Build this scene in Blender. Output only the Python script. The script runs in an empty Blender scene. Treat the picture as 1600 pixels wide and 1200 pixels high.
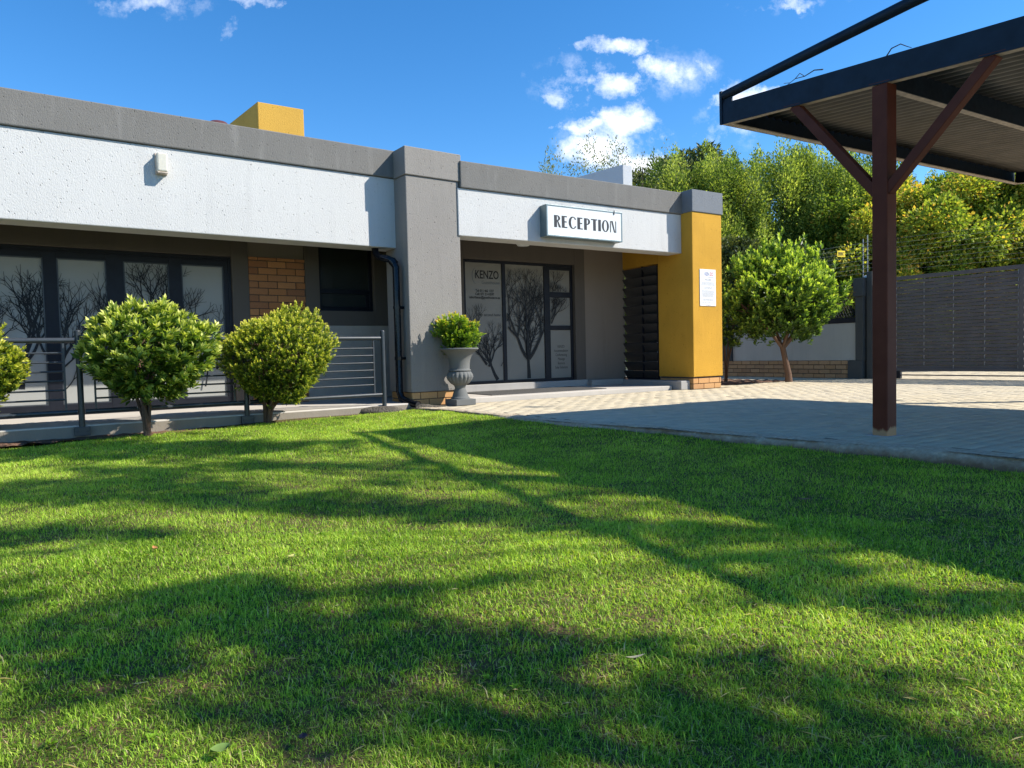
import bpy, math, random
import numpy as np
from mathutils import Vector, Matrix
from math import sin, cos, radians, pi, tan

# ------------------------------------------------------------------ camera, world, sun, exposure
S = bpy.context.scene
CAM_H = 0.60
F_PX, PITCH, ROLL = 1096.67, radians(2.4445), radians(-1.3433)
cp, sp, cr, sr = cos(PITCH), sin(PITCH), cos(ROLL), sin(ROLL)
M0 = np.array([[1, 0, 0], [0, -sp, -cp], [0, cp, -sp]])
MR = np.array([[cr, -sr, 0], [sr, cr, 0], [0, 0, 1]]) @ M0
cam = bpy.data.cameras.new("camera")
cam.sensor_width = 36.0
cam.lens = F_PX / 1600 * 36.0
cam.clip_start, cam.clip_end = 0.02, 3000
camo = bpy.data.objects.new("camera", cam)
S.collection.objects.link(camo)
mw = Matrix.Identity(4)
for i in range(3):
    mw[i][0] = MR[0][i]; mw[i][1] = -MR[1][i]; mw[i][2] = -MR[2][i]
mw[0][3], mw[1][3], mw[2][3] = 0, 0, CAM_H
camo.matrix_world = mw
S.camera = camo

SUN_AZ, SUN_EL = radians(95), radians(40.5)
SD = np.array([sin(SUN_AZ) * cos(SUN_EL), cos(SUN_AZ) * cos(SUN_EL), sin(SUN_EL)])   # towards the sun
sun = bpy.data.lights.new("sun", 'SUN'); sun.energy = 4.4; sun.angle = radians(0.53); sun.color = (1.0, 0.94, 0.84)
suno = bpy.data.objects.new("sun", sun); S.collection.objects.link(suno)
suno.rotation_euler = Vector(SD).to_track_quat('Z', 'Y').to_euler()

S.view_settings.view_transform = 'Standard'; S.view_settings.look = 'None'
S.view_settings.gamma = 1; S.view_settings.use_curve_mapping = False
S.view_settings.exposure = 0.93
S.cycles.max_bounces = 8
S.cycles.diffuse_bounces = 4
S.cycles.transparent_max_bounces = 8

W = bpy.data.worlds.new("World"); S.world = W; W.use_nodes = True
nt = W.node_tree; nt.nodes.clear()
def N(t, **k):
    n = nt.nodes.new(t)
    for a, b in k.items(): setattr(n, a, b)
    return n
def LK(a, b): nt.links.new(a, b)
out = N('ShaderNodeOutputWorld'); bg = N('ShaderNodeBackground'); LK(bg.outputs[0], out.inputs[0])
bg.inputs[1].default_value = 0.15
sky = N('ShaderNodeTexSky', sky_type='NISHITA'); sky.sun_disc = False
sky.sun_elevation = SUN_EL; sky.sun_rotation = SUN_AZ
sky.air_density = 1.0; sky.dust_density = 0.25; sky.ozone_density = 2.6; sky.altitude = 1500
hs = N('ShaderNodeHueSaturation'); hs.inputs['Saturation'].default_value = 1.31; hs.inputs['Value'].default_value = .83
LK(sky.outputs[0], hs.inputs['Color'])
def wm(op, a, b=None, c=None, clamp=False):
    n = N('ShaderNodeMath', operation=op, use_clamp=clamp)
    for i, v in enumerate((a, b, c)):
        if v is None: continue
        if isinstance(v, (int, float)): n.inputs[i].default_value = v
        else: LK(v, n.inputs[i])
    return n.outputs[0]
tc = N('ShaderNodeTexCoord'); sx = N('ShaderNodeSeparateXYZ'); LK(tc.outputs['Generated'], sx.inputs[0])
Yp = wm('MAXIMUM', sx.outputs[1], 0.05)
U = wm('DIVIDE', sx.outputs[0], Yp); V = wm('DIVIDE', sx.outputs[2], Yp)
cb = N('ShaderNodeCombineXYZ'); LK(U, cb.inputs[0]); LK(V, cb.inputs[1])
def wnoise(scale, detail, rough, off):
    m = N('ShaderNodeVectorMath', operation='ADD'); LK(cb.outputs[0], m.inputs[0]); m.inputs[1].default_value = (off, off * .7, off * .3)
    n = N('ShaderNodeTexNoise'); LK(m.outputs[0], n.inputs['Vector'])
    n.inputs['Scale'].default_value = scale; n.inputs['Detail'].default_value = detail; n.inputs['Roughness'].default_value = rough
    return n
nA = wnoise(13, 8, .66, 3.1); nB = wnoise(30, 9, .66, 7.7)
sa = N('ShaderNodeSeparateColor'); LK(nA.outputs['Color'], sa.inputs[0])
du = wm('MULTIPLY', wm('SUBTRACT', sa.outputs[0], .5), .15)
dv = wm('MULTIPLY', wm('SUBTRACT', sa.outputs[1], .5), .07)
Uw = wm('ADD', U, du); Vw = wm('ADD', V, dv)
fine = wm('MULTIPLY', wm('SUBTRACT', nB.outputs['Fac'], .5), 2.6)
def cdir(px, py):
    d = MR.T @ np.array([(px - 800) / F_PX, (py - 600) / F_PX, 1.0]); return d[0] / d[1], d[2] / d[1]
CL = [(962, 73, 52, 13, .95), (911, 68, 13, 8, .55), (1046, 107, 52, 20, 1.05), (953, 137, 30, 17, .85), (868, 158, 20, 12, .55),
      (905, 128, 34, 10, .3), (985, 190, 52, 24, 1.15), (915, 203, 40, 13, 1.0), (945, 238, 52, 30, 1.35), (985, 262, 46, 22, 1.2), (1148, 172, 26, 34, .9),
      (1185, 152, 30, 16, 1.1), (1150, 205, 34, 12, .45), (1100, 118, 8, 14, .2), (225, 8, 48, 11, .5), (395, 2, 26, 8, .5),
      (1240, 2, 46, 7, .5), (345, 42, 14, 10, .22), (1115, 222, 14, 8, .3), (1290, 175, 60, 30, .7)]
acc = None
for (px, py, rx, ry, den) in CL:
    u0, v0 = cdir(px, py)
    a = wm('DIVIDE', wm('SUBTRACT', Uw, u0), rx / F_PX * 1.12); b = wm('DIVIDE', wm('SUBTRACT', Vw, v0), ry / F_PX * 1.12)
    r2 = wm('ADD', wm('MULTIPLY', a, a), wm('MULTIPLY', b, b))
    g = wm('MULTIPLY', wm('SUBTRACT', 1.25, r2), den)
    g = wm('MAXIMUM', g, -0.6)
    acc = g if acc is None else wm('MAXIMUM', acc, g)
dens = wm('MULTIPLY', wm('ADD', acc, fine), .62, clamp=True)
dens = wm('POWER', dens, 1.25)
nC = wnoise(16, 9, .7, 5.3); wacc = None
for (px, py, rx, ry) in ((930, 135, 110, 50), (1050, 115, 80, 45), (960, 215, 95, 55), (1150, 195, 60, 40), (240, 12, 90, 22), (1230, 5, 90, 16)):
    u0, v0 = cdir(px, py); a = wm('DIVIDE', wm('SUBTRACT', Uw, u0), rx / F_PX); b = wm('DIVIDE', wm('SUBTRACT', Vw, v0), ry / F_PX)
    g = wm('SUBTRACT', 1.0, wm('ADD', wm('MULTIPLY', a, a), wm('MULTIPLY', b, b)), clamp=True); wacc = g if wacc is None else wm('MAXIMUM', wacc, g)
wisp = wm('MULTIPLY', wm('MULTIPLY', wm('SUBTRACT', nC.outputs['Fac'], .47), 3.2, clamp=True), wm('MULTIPLY', wacc, .75))
dens = wm('MAXIMUM', dens, wisp)
dens = wm('MULTIPLY', dens, wm('GREATER_THAN', sx.outputs[1], 0.06))
mx = N('ShaderNodeMix', data_type='RGBA'); LK(dens, mx.inputs[0]); LK(hs.outputs[0], mx.inputs[6]); cmx = N('ShaderNodeMix', data_type='RGBA'); LK(wm('MULTIPLY', wm('SUBTRACT', sa.outputs[2], .25), 1.8, clamp=True), cmx.inputs[0]); cmx.inputs[6].default_value = (3.9, 4.2, 4.8, 1); cmx.inputs[7].default_value = (6.6, 6.7, 6.9, 1); LK(cmx.outputs[2], mx.inputs[7])
LK(mx.outputs[2], bg.inputs[0])

# ------------------------------------------------------------------ frames and helpers
random.seed(7); rng = np.random.default_rng(11)
def un(az): return np.array([sin(az), cos(az), 0.0])
AZL, AZR = radians(54.5415), radians(57.4919)
OA = np.array([-1.190, 8.343, 0.0]); OB = np.array([2.743, 10.595, 0.0])
class Frame:
    def __init__(s, O, az): s.O = np.array(O, float); s.u = un(az); s.p = un(az - pi / 2)
    def __call__(s, a, b, z): return s.O + a * s.u + b * s.p + np.array([0, 0, z])
FL = Frame(OA, AZL); FR = Frame(OB, AZR)
FW = Frame((0, 0, 0), pi / 2)            # world frame: s = x, w = y

def props(o, label=None, cat=None, group=None, kind=None):
    if label: o['label'] = label
    if cat: o['category'] = cat
    if group: o['group'] = group
    if kind: o['kind'] = kind
    return o
def empty(name, loc, label, cat, group=None):
    o = bpy.data.objects.new(name, None); S.collection.objects.link(o); o.location = tuple(loc)
    o.empty_display_size = .2
    return props(o, label, cat, group)
def link_mesh(name, me, mat, parent=None, loc=None):
    o = bpy.data.objects.new(name, me); S.collection.objects.link(o)
    if mat: me.materials.append(mat)
    if loc is not None: o.location = tuple(loc)
    if parent: o.parent = parent
    return o
class MB:
    """collects polygons, builds one mesh object"""
    def __init__(s): s.v = []; s.f = []; s.c = []; s.sm = []
    def add(s, vs, fs, col=0.5, smooth=False):
        b = len(s.v); s.v.extend([tuple(x) for x in vs])
        for f in fs: s.f.append(tuple(b + i for i in f)); s.c.append(col); s.sm.append(smooth)
    def box(s, F, s0, s1, w0, w1, z0, z1, col=0.5):
        vs = [F(a, b, z) for z in (z0, z1) for (a, b) in ((s0, w0), (s1, w0), (s1, w1), (s0, w1))]
        s.add(vs, [(0, 3, 2, 1), (4, 5, 6, 7), (0, 1, 5, 4), (1, 2, 6, 5), (2, 3, 7, 6), (3, 0, 4, 7)], col)
    def prism(s, pts, z0, z1, col=.5):
        n = len(pts); zz0 = z0 if hasattr(z0, '__len__') else [z0] * n; zz1 = z1 if hasattr(z1, '__len__') else [z1] * n
        vs = [(p[0], p[1], a) for p, a in zip(pts, zz0)] + [(p[0], p[1], a) for p, a in zip(pts, zz1)]
        ar = sum(pts[i][0] * pts[(i + 1) % n][1] - pts[(i + 1) % n][0] * pts[i][1] for i in range(n))
        idx = list(range(n))
        fs = [tuple(reversed(idx)), tuple(n + i for i in idx)] + [(i, (i + 1) % n, n + (i + 1) % n, n + i) for i in idx]
        if ar < 0: fs = [tuple(reversed(f)) for f in fs]
        s.add(vs, fs, col)
    def beam(s, p, q, u, hw, v, hv, col=.5):
        """box from p to q with half sizes hw along u and hv along v"""
        p = np.array(p, float); q = np.array(q, float); u = np.array(u, float); v = np.array(v, float)
        vs = [x + a * hw * u + b * hv * v for x in (p, q) for (a, b) in ((-1, -1), (1, -1), (1, 1), (-1, 1))]
        fs = [(0, 3, 2, 1), (4, 5, 6, 7), (0, 1, 5, 4), (1, 2, 6, 5), (2, 3, 7, 6), (3, 0, 4, 7)]
        d = q - p
        if np.dot(np.cross(u, v), d) < 0: fs = [tuple(reversed(f)) for f in fs]
        s.add(vs, fs, col)
    def tube(s, path, rad, n=8, col=.5, caps=True):
        P = [np.array(p, float) for p in path]; R = rad if hasattr(rad, '__len__') else [rad] * len(P)
        vs = []; ref = None
        for i, p in enumerate(P):
            t = P[min(i + 1, len(P) - 1)] - P[max(i - 1, 0)]; t = t / (np.linalg.norm(t) + 1e-9)
            if ref is None: ref = np.array([1, 0, 0.]) if abs(t[0]) < .8 else np.array([0, 1, 0.])
            a = ref - t * np.dot(ref, t); a /= np.linalg.norm(a) + 1e-9; ref = a; b = np.cross(t, a)
            for k in range(n): vs.append(p + R[i] * (cos(2 * pi * k / n) * a + sin(2 * pi * k / n) * b))
        fs = [(i * n + k, i * n + (k + 1) % n, (i + 1) * n + (k + 1) % n, (i + 1) * n + k) for i in range(len(P) - 1) for k in range(n)]
        s.add(vs, fs, col, True)
        if caps: s.add(vs[:n], [tuple(reversed(range(n)))], col); s.add(vs[-n:], [tuple(range(n))], col)
    def lathe(s, c, prof, n=32, col=.5, fn=None):
        vs = []
        for (r, z) in prof:
            for k in range(n):
                a = 2 * pi * k / n; rr = r * (fn(a, z) if fn else 1)
                vs.append((c[0] + rr * cos(a), c[1] + rr * sin(a), c[2] + z))
        m = len(prof)
        fs = [(i * n + k, i * n + (k + 1) % n, (i + 1) * n + (k + 1) % n, (i + 1) * n + k) for i in range(m - 1) for k in range(n)]
        s.add(vs, fs, col, True)
    def build(s, name, mat, parent=None, loc=None, bevel=0, weld=False):
        if loc is None: loc = parent_world(parent) if parent else None
        if loc is None:
            a = np.array(s.v); loc = np.array([(a[:, 0].min() + a[:, 0].max()) / 2, (a[:, 1].min() + a[:, 1].max()) / 2, a[:, 2].min()])
        loc = np.array(loc, float)
        me = bpy.data.meshes.new(name)
        me.from_pydata([tuple(np.array(v) - loc) for v in s.v], [], s.f)
        me.polygons.foreach_set('use_smooth', s.sm)
        at = me.attributes.new('tint', 'FLOAT', 'FACE'); at.data.foreach_set('value', np.array(s.c, dtype=np.float32))
        o = link_mesh(name, me, mat, parent)
        if not parent: o.location = tuple(loc)
        if bevel:
            m = o.modifiers.new('bevel', 'BEVEL'); m.width = bevel; m.segments = 2; m.limit_method = 'ANGLE'; m.angle_limit = radians(40)
            m.harden_normals = False
        return o
def parent_world(p):
    loc = np.zeros(3)
    while p is not None: loc = loc + np.array(p.location); p = p.parent
    return loc
def raw_mesh(name, V, F, tint, mat, parent=None, nper=3, loc=None, smooth=False):
    """fast mesh from numpy arrays; F is (n, nper)"""
    if loc is None: loc = parent_world(parent) if parent else np.zeros(3)
    me = bpy.data.meshes.new(name); V = V - np.array(loc)
    me.vertices.add(len(V)); me.vertices.foreach_set('co', V.astype(np.float32).ravel())
    me.loops.add(F.size); me.loops.foreach_set('vertex_index', F.astype(np.int32).ravel())
    me.polygons.add(len(F)); me.polygons.foreach_set('loop_start', (np.arange(len(F)) * nper).astype(np.int32))
    try: me.polygons.foreach_set('loop_total', np.full(len(F), nper, dtype=np.int32))
    except Exception: pass
    if smooth: me.polygons.foreach_set('use_smooth', np.ones(len(F), dtype=bool))
    at = me.attributes.new('tint', 'FLOAT', 'FACE'); at.data.foreach_set('value', tint.astype(np.float32))
    me.update(calc_edges=True)
    o = link_mesh(name, me, mat, parent)
    if not parent: o.location = tuple(loc)
    return o

# ------------------------------------------------------------------ materials
class Mat:
    def __init__(s, name):
        s.m = bpy.data.materials.new(name); s.m.use_nodes = True; s.t = s.m.node_tree; s.b = s.t.nodes['Principled BSDF']; s.o = s.t.nodes['Material Output']
    def n(s, t, **k):
        x = s.t.nodes.new(t)
        for a, b in k.items(): setattr(x, a, b)
        return x
    def l(s, a, b): s.t.links.new(a, b)
    def pos(s, scale=(1, 1, 1), obj=False):
        c = s.n('ShaderNodeTexCoord') if obj else s.n('ShaderNodeNewGeometry')
        m = s.n('ShaderNodeMapping'); s.l(c.outputs['Object' if obj else 'Position'], m.inputs['Vector']); m.inputs['Scale'].default_value = scale
        return m.outputs[0]
    def noise(s, vec, scale, detail=4, rough=.55):
        x = s.n('ShaderNodeTexNoise'); s.l(vec, x.inputs['Vector']); x.inputs['Scale'].default_value = scale; x.inputs['Detail'].default_value = detail; x.inputs['Roughness'].default_value = rough
        return x.outputs['Fac']
    def ramp(s, fac, stops, interp='LINEAR'):
        x = s.n('ShaderNodeValToRGB'); s.l(fac, x.inputs[0]); x.color_ramp.interpolation = interp
        e = x.color_ramp.elements
        while len(e) < len(stops): e.new(.5)
        for i, (p, c) in enumerate(stops):
            e[i].position = p; e[i].color = tuple(c) + ((1,) if len(c) == 3 else ()) if hasattr(c, '__len__') else (c, c, c, 1)
        return x.outputs[0]
    def mix(s, fac, a, b, blend='MIX'):
        x = s.n('ShaderNodeMix', data_type='RGBA', blend_type=blend)
        for i, v in ((0, fac), (6, a), (7, b)):
            if isinstance(v, (int, float)): x.inputs[i].default_value = v
            elif isinstance(v, tuple): x.inputs[i].default_value = v + (1,)
            else: s.l(v, x.inputs[i])
        return x.outputs[2]
    def math(s, op, a, b=0.0, clamp=False):
        x = s.n('ShaderNodeMath', operation=op, use_clamp=clamp)
        for i, v in enumerate((a, b)):
            if isinstance(v, (int, float)): x.inputs[i].default_value = v
            else: s.l(v, x.inputs[i])
        return x.outputs[0]
    def bump(s, h, strength=.5, dist=.01, prev=None):
        x = s.n('ShaderNodeBump'); s.l(h, x.inputs['Height']); x.inputs['Strength'].default_value = strength; x.inputs['Distance'].default_value = dist
        if prev is not None: s.l(prev, x.inputs['Normal'])
        s.l(x.outputs[0], s.b.inputs['Normal']); return x.outputs[0]
    def col(s, v):
        if isinstance(v, tuple): s.b.inputs['Base Color'].default_value = v + (1,)
        else: s.l(v, s.b.inputs['Base Color'])
    def set(s, rough=.7, metal=0, spec=.5):
        s.b.inputs['Roughness'].default_value = rough; s.b.inputs['Metallic'].default_value = metal; s.b.inputs['Specular IOR Level'].default_value = spec
        return s
    def attr(s, name='tint'):
        x = s.n('ShaderNodeAttribute', attribute_name=name); return x.outputs['Fac']

def plaster(name, c, pits=1.0, streak=.12, dirt=.12, smooth=False):
    m = Mat(name); p = m.pos(); ps = m.pos((1, 1, .16))
    n1 = m.noise(p, 2.2, 5); n2 = m.noise(m.pos((1, 1, .5)), 105, 4, .65); n3 = m.noise(p, 210, 2); st = m.noise(ps, 9, 4, .6)
    v = m.n('ShaderNodeTexVoronoi', feature='F1'); m.l(m.pos((1, 1, .5)), v.inputs['Vector']); v.inputs['Scale'].default_value = 46
    vd = v.outputs['Distance']
    sel = m.ramp(m.noise(p, 23, 3), [(.50, 0), (.66, 1)])
    pit = m.math('MULTIPLY', m.ramp(vd, [(.08, 1), (.24, 0)]), sel)
    base = m.mix(m.ramp(n1, [(.3, 0), (.75, dirt)]), c, tuple(x * .62 for x in c))
    base = m.mix(m.ramp(st, [(.55, 0), (.8, streak)]), base, tuple(min(1, x * 1.5 + .06) for x in c))
    st2 = m.noise(m.pos((1, 1, .09)), 6.5, 5, .65)
    base = m.mix(m.ramp(st2, [(.54, 0), (.72, .22)]), base, tuple(x * .6 for x in c))
    base = m.mix(m.math('MULTIPLY', pit, .55 * pits), base, tuple(x * .35 for x in c))
    m.col(base); m.set(.9, 0, .25)
    if smooth: h = m.math('MULTIPLY', n3, .25)
    else:
        grain = m.math('ADD', m.math('MULTIPLY', n2, .7), m.math('MULTIPLY', n3, .2))
        h = m.math('SUBTRACT', grain, m.math('MULTIPLY', pit, 1.2 * pits))
    m.bump(h, .8 if not smooth else .3, .009 if not smooth else .003)
    return m.m
def plain(name, c, rough=.6, metal=0, spec=.5, var=.12, scale=12, bump=0):
    m = Mat(name); n = m.noise(m.pos(obj=True), scale, 5)
    m.col(m.mix(m.ramp(n, [(.3, 0), (.75, 1)]), tuple(x * (1 - var) for x in c), tuple(min(1, x * (1 + var)) for x in c)))
    m.set(rough, metal, spec)
    r = m.ramp(m.noise(m.pos(obj=True), scale * 3, 3), [(.2, max(.03, rough - .1)), (.8, min(1, rough + .1))]); m.l(r, m.b.inputs['Roughness'])
    if bump: m.bump(m.noise(m.pos(obj=True), scale * 6, 3), bump, .004)
    return m.m
def tinted(name, stops, rough=.85, nscale=30, ncol=.25, bump=.4, bdist=.004, spec=.3):
    m = Mat(name); base = m.ramp(m.attr(), stops)
    n = m.noise(m.pos(), nscale, 6, .65)
    base = m.mix(m.ramp(n, [(.3, 0), (.75, ncol)]), base, (.05, .04, .035))
    m.col(base); m.set(rough, 0, spec); m.bump(m.noise(m.pos(), nscale * 3, 4), bump, bdist); return m.m
def foliage(name, stops, trans=.45, rough=.42, spec=.45, tcol=(1.25, 1.3, .55)):
    m = Mat(name); c = m.ramp(m.attr(), stops); m.col(c); m.set(rough, 0, spec)
    tr = m.n('ShaderNodeBsdfTranslucent'); m.l(m.mix(1.0, c, tcol, 'MULTIPLY'), tr.inputs['Color'])
    ms = m.n('ShaderNodeMixShader'); ms.inputs[0].default_value = trans
    m.l(m.b.outputs[0], ms.inputs[1]); m.l(tr.outputs[0], ms.inputs[2]); m.l(ms.outputs[0], m.o.inputs['Surface']); return m.m

M_white = plaster('white_plaster', (.545, .545, .535), 1.1, .04, .14)
M_grey = plaster('grey_plaster', (.175, .17, .16), 1, .28, .25)
M_pil = plaster('pilaster_plaster', (.25, .235, .217), 1, .12, .15)
M_cap = plaster('blue_grey_plaster', (.17, .185, .205), .8, .05, .15)
M_yellow = plaster('yellow_plaster', (.55, .30, .035), 1.4, .08, .4)
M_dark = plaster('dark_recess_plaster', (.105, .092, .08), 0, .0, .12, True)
M_taupe = plaster('taupe_recess_plaster', (.21, .18, .152), 0, .0, .15, True)
M_pale = plaster('pale_lower_plaster', (.40, .365, .32), .3, .02, .12)
M_panel = plaster('garden_wall_plaster', (.42, .43, .41), .2, .08, .3, True)
M_pier = plaster('garden_pier_plaster', (.07, .075, .075), 0, .04, .2, True)
M_brick = tinted('face_brick', [(0, (.36, .15, .055)), (.5, (.47, .215, .085)), (1, (.30, .13, .06))], .9, 60, .28, .5)
M_brickpale = tinted('pale_face_brick', [(0, (.56, .30, .12)), (.5, (.60, .34, .145)), (1, (.46, .24, .11))], .9, 60, .2, .5)
M_brickgw = tinted('garden_face_brick', [(0, (.40, .25, .13)), (.5, (.46, .30, .17)), (1, (.34, .21, .12))], .9, 40, .3, .5)
M_mortar = plain('mortar', (.075, .06, .05), .95, var=.3, scale=60, bump=.5)
M_frame = plain('dark_aluminium', (.008, .010, .017), .5, 0, .25, .15, 8)
M_frame_l = plain('dark_aluminium_bead', (.04, .046, .055), .4, 0, .5, .1, 8)
M_rail = plain('grey_steel_rail', (.035, .042, .05), .36, .0, .5, .15, 14)
M_pipe = plain('black_gutter_pipe', (.006, .008, .012), .18, 0, .3, .2, 8)
M_ink = plain('vinyl_ink', (.013, .015, .018), .6, 0, .3, .1, 10)
M_inkgrey = plain('faded_vinyl_ink', (.09, .11, .12), .6, 0, .3, .1, 10)
M_film = plain('frosted_film', (.31, .315, .30), .5, 0, .25, .05, 1.2)
M_filmr = plain('frosted_film_reception', (.21, .205, .185), .45, 0, .25, .08, 1.5)
M_gbar = plain('dull_bar_steel', (.24, .24, .245), .5, .3)
M_post = Mat('oxblood_steel_paint')
_z = M_post.n('ShaderNodeSeparateXYZ'); M_post.l(M_post.pos(obj=True), _z.inputs[0])
_rn = M_post.noise(M_post.pos((1, 1, .3), obj=True), 26, 5)
_low = M_post.math('SUBTRACT', 1.0, M_post.math('DIVIDE', _z.outputs[2], .10))
_rust = M_post.ramp(M_post.math('ADD', _low, M_post.math('MULTIPLY', M_post.math('SUBTRACT', _rn, .5), .9)), [(.42, 0), (.6, 1)])
_base = M_post.mix(M_post.ramp(M_post.noise(M_post.pos(obj=True), 6, 5), [(.3, 0), (.8, 1)]), (.095, .022, .010), (.14, .036, .018))
M_post.col(M_post.mix(_rust, _base, (.42, .24, .12))); M_post.set(.6, 0, .2); M_post.bump(_rn, .25, .003)
M_post = M_post.m
M_beam = plain('navy_steel_paint', (.008, .018, .034), .55, 0, .25, .25, 7, .1)
M_edge = plain('pale_steel_bounce_tone', (.5, .42, .34), .6, .2, .4, .3, 20)  # pale tone paints bounced light onto the beam flanges; also plain lamp metal
M_roofsheet = plain('roof_sheeting', (.17, .15, .13), .5, .1, .4, .2, 5)
M_urn = plaster('urn_stone', (.135, .14, .138), .25, .1, .25, True)
M_concrete = plaster('worn_concrete', (.46, .43, .39), .4, .1, .35)
M_slab = plaster('porch_screed', (.50, .46, .41), .25, .05, .35, True)
M_dkscreed = plaster('step_screed', (.34, .33, .32), .25, .05, .3, True)
M_bark = tinted('bark', [(0, (.12, .07, .045)), (1, (.22, .13, .085))], .9, 40, .4, .9, .01)
M_bark2 = tinted('grey_bark', [(0, (.10, .085, .07)), (1, (.17, .15, .12))], .9, 40, .4, .9, .01)
M_gate = plain('charcoal_gate_paint', (.12, .105, .10), .6, 0, .25, .15, 4)
M_signface = plain('sign_face', (.67, .69, .69), .25, 0, .5, .02, 3)
M_signbox = plain('sign_box_grey', (.16, .21, .22), .4, .3, .5, .1, 9)
M_signink = plain('sign_lettering', (.03, .032, .036), .5, 0, .3, .1, 9)
M_dirt = tinted('red_soil', [(0, (.16, .085, .05)), (1, (.20, .11, .07))], .95, 12, .5, .9, .02)
M_metal = plain('galvanised_steel', (.42, .42, .41), .45, .15, .4, .1, 20)
M_wallwhite = plaster('pale_grey_roof_block', (.52, .54, .56), .3, .03, .15)
M_yblock = plaster('yellow_roof_block', (.57, .335, .06), .8, .08, .3)
M_mat = plain('charcoal_doormat', (.09, .088, .085), .95, 0, .1, .4, 90, .6)
M_notice = plain('paper_notice', (.69, .70, .71), .5, 0, .3, .02, 6)
M_black = plain('unlit_interior', (.012, .012, .014), .8)
M_glass = plain('dark_window_glass', (.028, .034, .034), .07, 0, .6, .1, 2)
g_ = Mat('seedy_lamp_glass'); g_.col((.80, .77, .66)); g_.set(.35, 0, .5); g_.b.inputs['Transmission Weight'].default_value = .35; g_.bump(g_.noise(g_.pos(obj=True), 60, 2), .3, .004); M_lampglass = g_.m

# ------------------------------------------------------------------ terrain
def lawn_z(x, y):
    z = -.145 + .018 * y + .012 * np.minimum(x, 0)
    return np.clip(z, -.15, -.025)
KERB = [(-1.22, 8.22), (-.95, 8.0), (-.718, 7.76), (-.559, 7.50), (-.25, 7.1), (.338, 6.22), (1.014, 5.52), (1.38, 5.08), (1.62, 4.80), (2.15, 4.24), (2.44, 3.90), (2.637, 3.58), (3.2, 2.75), (3.9, 1.7), (5.2, -.3), (7.2, -3.4)]
KX = np.array(KERB)
def catmull(P, n=8):
    P = np.array(P); o = []
    for i in range(len(P) - 1):
        p0 = P[max(i - 1, 0)]; p1 = P[i]; p2 = P[i + 1]; p3 = P[min(i + 2, len(P) - 1)]
        for t in np.linspace(0, 1, n, endpoint=False):
            o.append(.5 * ((2 * p1) + (-p0 + p2) * t + (2 * p0 - 5 * p1 + 4 * p2 - p3) * t * t + (-p0 + 3 * p1 - 3 * p2 + p3) * t ** 3))
    o.append(P[-1]); return np.array(o)
KC = catmull(KERB)
def kerb_x(y):      # x of the kerb for a given y (kerb runs monotonic in y)
    return np.interp(-np.asarray(y, float), -KC[:, 1], KC[:, 0])

# the ground: one big sheet (below lawn and paving) reaching the horizon
m = Mat('rough_veld_ground'); gp = m.pos()
m.col(m.mix(m.ramp(m.noise(gp, .8, 6), [(.35, 0), (.65, 1)]), (.10, .085, .05), (.07, .09, .035))); m.set(.95); m.bump(m.noise(gp, 8, 5), .6, .05)
b = MB(); b.add([(-900, -900, -.24), (900, -900, -.24), (900, 900, -.24), (-900, 900, -.24)], [(0, 1, 2, 3)])
props(b.build('ground', m.m), 'rough ground reaching the horizon', 'ground', kind='structure')

# lawn soil
m = Mat('lawn_soil'); gp = m.pos()
sc_ = m.mix(m.ramp(m.noise(gp, 26, 5), [(.35, 0), (.65, 1)]), (.05, .06, .018), (.17, .105, .06))
m.col(m.mix(m.ramp(m.noise(gp, 3.1, 4), [(.45, 0), (.7, .6)]), sc_, (.07, .10, .02))); m.set(.95, 0, .1); m.bump(m.noise(gp, 60, 5), .8, .02)
xs = np.linspace(-16, 8, 97); ys = np.linspace(-4, 9.2, 89)
V = []; Fc = []
for j, y in enumerate(ys):
    for i, x in enumerate(xs):
        kx = float(kerb_x(y)) + .02 if y < 8.2 else -1.2
        xx = min(x, kx)
        V.append((xx, y, float(lawn_z(xx, y)) + .006 * sin(3 * xx + 2 * y) + .004 * sin(7 * xx - 5 * y)))
nx = len(xs)
for j in range(len(ys) - 1):
    for i in range(nx - 1):
        q = (j * nx + i, j * nx + i + 1, (j + 1) * nx + i + 1, (j + 1) * nx + i)
        a = V[q[0]]; c = V[q[2]]
        if a[0] < c[0] - 1e-4 and (V[q[1]][0] > a[0] + 1e-4 or V[q[2]][0] > V[q[3]][0] + 1e-4): Fc.append(q)
b = MB(); b.add(V, Fc, .5, True)
props(b.build('lawn', m.m), 'lawn soil under the grass', 'lawn', kind='structure')

# paving: bedding sheet and individually laid pavers
m = Mat('paving_bedding'); m.col(m.mix(m.ramp(m.noise(m.pos(), 40, 5), [(.35, 0), (.65, 1)]), (.10, .085, .06), (.20, .175, .125))); m.set(.95, 0, .1); m.bump(m.noise(m.pos(), 120, 3), .6, .005)
poly = [tuple(p) for p in KC] + [(40, -3.4), (40, 30), (10, 30), tuple(FR(1.8, 8, 0)[:2]), tuple(FR(.7, 3, 0)[:2]), tuple(FR(.5, .8, 0)[:2]), tuple(FR(-4.3, .8, 0)[:2]), tuple(FL(.4, .5, 0)[:2])]
b = MB(); b.add([(p[0], p[1], -.0038) for p in reversed(poly)], [tuple(range(len(poly)))])
props(b.build('paving_bed', m.m), 'sandy bedding under the block paving', 'paving', kind='structure')
u_, p_ = FR.u, FR.p
rows = []
PW, PLn = .105, .21
ri = np.arange(-125, 75); pv = []
for r in ri:
    off = (r % 2) * PLn / 2
    si = np.arange(-34, 95) * PLn + off
    w = r * PW
    for s_ in si: pv.append((s_, w))
pv = np.array(pv); ctr = OB[None, :2] + pv[:, :1] * u_[None, :2] + pv[:, 1:] * p_[None, :2]
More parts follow.
